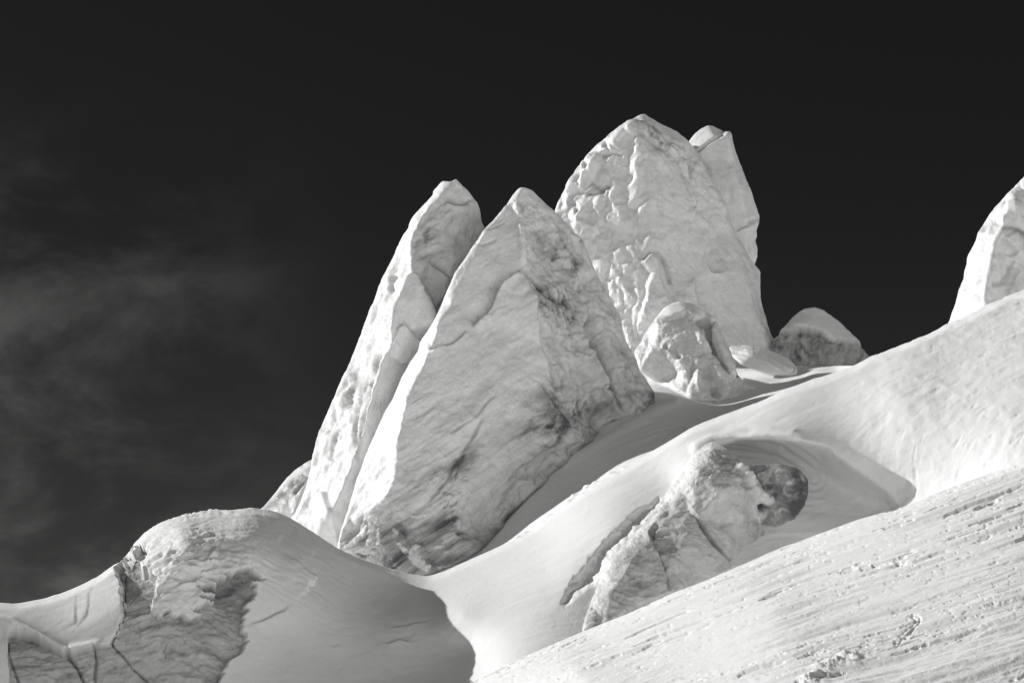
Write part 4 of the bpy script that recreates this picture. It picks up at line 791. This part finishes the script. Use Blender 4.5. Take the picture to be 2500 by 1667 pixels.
def far_block():
    A = lambda x, y, o=0.: (x, y, 148 + .15 * (900 - y) * .03 + o)
    out = [A(1868, 850, 2), A(1889, 832, 2), A(1902, 823, 2), A(1918, 803, 2), A(1931, 790, 2), A(1948, 769, 2), A(1965, 758, 2), A(1987, 755, 2), A(2008, 761, 2), A(2029, 777, 2), A(2050, 795, 2), A(2076, 820, 2), A(2101, 846, 2), A(2123, 870, 2), A(2135, 900, 2), A(2050, 915, 1), A(1974, 911, 1), A(1948, 902, 1), A(1930, 900, 1), A(1880, 900, 1)]
    no = len(out)
    nd = [A(1889, 838, .4), A(1923, 821, 0), A(1948, 810, -.2), A(1978, 815, -.3), A(2004, 818, -.3), A(2025, 832, -.2), A(2050, 840, 0), A(2080, 845, .5), A(1985, 785, .8), A(2040, 815, .7)]
    ed = [(no + i, no + i + 1) for i in range(7)]
    cap = [(1885, 836), (1902, 829), (1923, 821), (1948, 810), (1978, 814), (2004, 817), (2025, 831), (2050, 840), (2076, 842), (2110, 850), (2060, 780), (1990, 740), (1930, 770), (1880, 825)]
    def detail(c):
        P = c['P']; cp = mask_poly(c, cap, 2.0); st = veins(P, 86, 9., .25, 1.6, .35, .9, .6); s2 = fbm(aniso(P, 87, .25, 2.2, seed=4, warp=.5), 4)
        disp = (1 - cp) * (.25 * s2 + .05 * fbm(P * 1.5, 3)) + cp * (.55 + .05 * fbm(aniso(P, -12, .25, 2.5, seed=8, warp=.5), 3))
        tone = .62 - .18 * st + .16 * s2; tone = blobs(c, [(1978, 822, 60, 5, 0, -.15), (2080, 870, 40, 30, 0, .08), (1895, 850, 20, 20, 0, -.08)], tone); tone = tone + cp * (.87 - tone)
        return disp, np.clip(tone, .12, .9), np.maximum(.4, cp)
    build_solid('small distant grey ice block under a thick rounded snow cap, against the sky', 'ice block', 'ice_block', out, nd, ed, detail, [('snow_cap', cap, True)], [M_ICE, M_SNOW], seed=7.2, thick=7, blur=2, step=2.4, jit=.4)
far_block()

def back_block():
    A = lambda x, y, o=0.: (x, y, 128 + .6 * (1250 - y) * .027 + o)
    out = [A(625, 1262, 2), A(638, 1240, 2), A(669, 1206, 2), A(696, 1171, 2), A(722, 1145, 2), A(759, 1122, 2), A(790, 1120, 2), A(800, 1350, 2), A(640, 1350, 2)]
    no = len(out); nd = [A(673, 1246, -.2), A(715, 1198, -.2), A(757, 1152, -.2), A(720, 1250, -1.0)]; ed = [(no, no + 1), (no + 1, no + 2)]
    cap = [(620, 1250), (650, 1240), (672, 1220), (700, 1190), (722, 1165), (757, 1143), (780, 1100), (700, 1120), (640, 1200)]
    def detail(c):
        P = c['P']; cp = mask_poly(c, cap, 3); disp = .2 * fbm(P * .5, 4) + .06 * fbm(P * 1.7, 3); tone = .80 + .05 * fbm(P * .6, 3)
        tone = tone - .22 * np.exp(-(ldist(c['wx'], c['wy'], [(650, 1246), (680, 1222), (712, 1188), (757, 1150)])[0] / 11.) ** 2)
        disp, tone = lines(c, [('g', [(715, 1205), (735, 1185), (757, 1158)], 4, .3, .3), ('g', [(640, 1245), (680, 1215), (715, 1180), (757, 1150)], 6, .2, .15)], disp, tone)
        return disp, np.clip(tone, .2, .9), np.maximum(.3, cp)
    build_solid('small sloping ice hump with a dark vein, left of the leftmost tower', 'ice hump', 'ice_hump', out, nd, ed, detail, [('snow_cap', cap, True)], [M_ICE, M_SNOW], seed=8.1, thick=6, blur=3)
back_block()

def right_tower():
    A = lambda x, y, o=0.: (x, y, 127 + .3 * (800 - y) * .027 + o)
    out = [A(2760, 420, 3), A(2690, 330, 3), A(2600, 345, 3), A(2550, 385, 3), A(2500, 433, 3), A(2476, 457, 3), A(2457, 476, 3), A(2438, 499, 3), A(2419, 524, 3), A(2400, 550, 3), A(2386, 569, 2.8), A(2381, 591, 3), A(2363, 623, 3.4), A(2355, 665, 3.8), A(2353, 681, 4), A(2342, 709, 4), A(2333, 741, 4), A(2323, 767, 4), A(2312, 795, 4), A(2310, 840, 4), A(2500, 820, 1), A(2780, 760, 3)]
    no = len(out); nd = []; ed = []
    def chain(pts):
        k = len(nd); nd.extend(pts)
        for i in range(len(pts) - 1): ed.append((no + k + i, no + k + i + 1))
    chain([A(2388, 572, 1.8), A(2440, 530, 1.2), A(2452, 512, 1), A(2490, 465, 1), A(2540, 420, 1)])
    chain([A(2392, 580, 1.6), A(2385, 650, 1.4), A(2380, 720, 1.4), A(2372, 780, 1.4)])
    chain([A(2396, 600, 1.0), A(2398, 650, .8), A(2392, 680, .4), A(2392, 720, .4), A(2388, 760, .6)])
    chain([A(2452, 515, .2), A(2442, 570, -.2), A(2420, 630, -.2), A(2410, 700, 0), A(2415, 750, .2)])
    nd += [A(2480, 600, .8), A(2500, 500, .6), A(2560, 600, 1.5), A(2450, 700, .8), A(2350, 720, 2.8)]
    def detail(c):
        P = c['P']; k1 = knobs(P, .35, 16., (1, 1, .4), 1.2)
        disp = .3 * fbm(P * .3 + 1, 3) + .8 * np.minimum(k1, .6) * sm(c['x'], 2390, 2420) + .07 * fbm(P * 1.2, 4) 
        tone = .84 + .03 * fbm(P * .5 + 5, 4)
        tone = blobs(c, [(2490, 578, 26, 10, -25, -.35), (2460, 560, 18, 6, -20, -.25), (2400, 560, 12, 4, 40, -.15), (2455, 710, 12, 10, 0, -.2), (2497, 600, 8, 12, 0, -.25)], tone)
        disp, tone = lines(c, [('g', [(2394, 575), (2396, 630), (2390, 690), (2386, 750)], 7, .45, .03), ('g', [(2395, 567), (2425, 545), (2450, 520), (2470, 490)], 3.5, .3, .1), ('s', [(2470, 630), (2476, 615), (2465, 600), (2450, 580)], 16, .4, .08), ('g', [(2415, 695), (2440, 690), (2460, 660), (2475, 632)], 5, .35, .1), ('g', [(2468, 640), (2478, 633), (2500, 650), (2520, 680)], 5, .35, .12), ('s', [(2468, 715), (2478, 680), (2500, 660)], 12, -.35, .08)], disp, tone)
        return disp, np.clip(tone, .2, .9), np.full(len(P), .35)
    build_solid('isolated bright ice tower cut off by the right edge of the picture', 'ice tower', 'ice_tower', out, nd, ed, detail, [('ice_rib', [(2388, 572), (2396, 578), (2399, 630), (2392, 690), (2394, 740), (2372, 775), (2376, 700), (2380, 640)], False)], [M_ICE, M_SNOW], seed=9.1, thick=14, blur=4)
right_tower()

# ------------------------------------------------------------------ ice block in the hollow of the middle slope
B_DEP = tps(D_CTRL)
def slope_block():
    B = lambda x, y, o=0.: (x, y, float(B_DEP(np.array([float(x)]), np.array([float(y)]))[0]) + (o * .5 if o > 0 else o))
    out = [B(1738, 1074, -.3), B(1715, 1085, -.3), B(1691, 1106, -.3), B(1670, 1140, -.3), B(1653, 1162, -.3), B(1634, 1190, -.3), B(1615, 1221, -.3), B(1600, 1240, -.3), B(1572, 1276, -.3), B(1550, 1302, -.3), B(1530, 1323, -.3), B(1510, 1340, -.3), B(1487, 1361, -.3), B(1475, 1380, -.3), B(1466, 1404, -.3), B(1458, 1428, -.3), B(1449, 1451, -.3), B(1440, 1475, -.3), B(1430, 1500, -.3), B(1422, 1536, -.2), B(1415, 1580, .5), B(1500, 1560, 1), B(1650, 1500, 1.5), B(1790, 1430, 2),
           B(1800, 1376, 2.6), B(1822, 1368, 2.8), B(1850, 1336, 3), B(1866, 1322, 3), B(1873, 1306, 3.1), B(1862, 1290, 3.1), B(1853, 1278, 3), B(1866, 1270, 3.2), B(1895, 1285, 3.2), B(1938, 1264, 2.8), B(1963, 1238, 2.3), B(1972, 1200, 1.8), B(1970, 1170, 1.4), B(1955, 1152, 1), B(1938, 1140, .8), B(1905, 1134, .7), B(1874, 1131, .5), B(1850, 1135, .3), B(1820, 1136, 0), B(1798, 1116, 0), B(1770, 1092, -.2)]
    no = len(out); nd = []; ed = []
    def chain(pts):
        k = len(nd); nd.extend(pts)
        for i in range(len(pts) - 1): ed.append((no + k + i, no + k + i + 1))
    chain([B(1806, 1146, -.6), B(1825, 1170, -.5), B(1845, 1195, -.3), B(1860, 1216, 0), B(1872, 1225, .2), B(1862, 1262, 1.6)])
    chain([B(1836, 1152, 1.0), B(1844, 1172, 1.3), B(1856, 1195, 1.6), B(1880, 1222, 2.), B(1885, 1255, 2.6)])
    chain([B(1690, 1235, -1.5), B(1700, 1265, -1.4), B(1725, 1300, -1.2), B(1750, 1330, -.9), B(1775, 1365, -.4), B(1790, 1378, 0)])
    chain([B(1600, 1290, -1.4), B(1592, 1320, -1.5), B(1605, 1360, -1.5), B(1625, 1400, -1.3), B(1636, 1445, -1)])
    nd += [B(1735, 1115, -1.3), B(1700, 1150, -1.5), B(1760, 1200, -1.4), B(1800, 1280, -.2), B(1660, 1200, -1.5), B(1640, 1250, -1.7), B(1660, 1340, -1.6), B(1700, 1400, -.2), B(1560, 1340, -1.7), B(1520, 1400, -1.7), B(1550, 1470, -.6), B(1490, 1450, -1.2), B(1480, 1520, -.6), B(1910, 1200, 1.8)]
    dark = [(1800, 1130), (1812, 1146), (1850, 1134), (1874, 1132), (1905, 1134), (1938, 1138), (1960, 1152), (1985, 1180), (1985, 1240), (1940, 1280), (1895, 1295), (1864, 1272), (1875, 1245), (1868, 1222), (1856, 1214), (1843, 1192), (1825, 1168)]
    def detail(c):
        P, x, y = c['P'], c['x'], c['y']
        v1 = veins(P, 10, 104., .5, 2.2, .5, .9, .8); s1 = fbm(aniso(P, 8, .3, 1.8, seed=5, warp=.8), 5, .6)
        disp = .22 * fbm(P * .45 + 3, 3) + .12 * s1 - .05 * v1 + .04 * fbm(P * 2.5, 4)
        tone = .70 + .10 * fbm(P * .5 + 5, 4) + .06 * s1 - .14 * v1
        dd, _, _ = ldist(x, y, [(1738, 1074), (1691, 1106), (1653, 1162), (1615, 1221), (1572, 1276), (1530, 1323), (1487, 1361), (1466, 1404), (1449, 1451), (1430, 1500), (1422, 1536)])
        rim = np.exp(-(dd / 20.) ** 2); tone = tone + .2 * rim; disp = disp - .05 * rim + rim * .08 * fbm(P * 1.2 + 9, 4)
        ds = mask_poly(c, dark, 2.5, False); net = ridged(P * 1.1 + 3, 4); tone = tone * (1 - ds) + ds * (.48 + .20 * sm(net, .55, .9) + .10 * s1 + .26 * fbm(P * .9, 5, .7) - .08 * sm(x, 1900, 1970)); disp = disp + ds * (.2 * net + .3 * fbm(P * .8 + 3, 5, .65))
        tone = blobs(c, [(1620, 1230, 22, 10, -30, -.10), (1592, 1305, 6, 20, 0, -.12), (1615, 1262, 14, 5, 40, -.08), (1865, 1305, 14, 14, 0, -.08), (1540, 1440, 60, 14, 20, -.14), (1820, 1365, 50, 10, 30, -.16), (1960, 1200, 16, 50, 0, -.14), (1765, 1284, 12, 6, 0, -.08), (1560, 1335, 24, 10, 10, -.1), (1500, 1480, 60, 50, 30, .08), (1730, 1130, 40, 30, 0, .06), (1860, 1245, 9, 7, 0, -.2)], tone)
        disp, tone = lines(c, [('s', [(1672, 1218), (1690, 1245), (1705, 1270), (1728, 1300), (1748, 1328), (1770, 1360), (1790, 1378)], 18, -.14, .08), ('g', [(1690, 1245), (1728, 1300), (1748, 1328), (1790, 1378)], 2.5, .2, .2),
            ('s', [(1650, 1228), (1625, 1255), (1600, 1280), (1590, 1300), (1592, 1325), (1600, 1345), (1620, 1382), (1632, 1410), (1638, 1445)], 16, .14, .08), ('g', [(1596, 1325), (1600, 1345), (1620, 1382), (1632, 1410), (1638, 1445)], 2.5, .25, .2),
            ('r', [(1800, 1125), (1825, 1165), (1850, 1200), (1868, 1222), (1880, 1235)], 6, .25, .12), ('g', [(1850, 1242), (1860, 1240), (1870, 1247)], 7, .4, .25), ('r', [(1845, 1255), (1852, 1275), (1865, 1292)], 4, .2, .15)], disp, tone)
        return disp, np.clip(tone, .12, .88), .3 + .4 * rim
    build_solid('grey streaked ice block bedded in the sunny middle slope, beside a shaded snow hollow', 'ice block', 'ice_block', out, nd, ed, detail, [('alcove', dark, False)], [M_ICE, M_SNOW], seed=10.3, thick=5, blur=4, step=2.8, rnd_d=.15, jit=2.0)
slope_block()
print('done %.1fs' % (time.time() - T0))
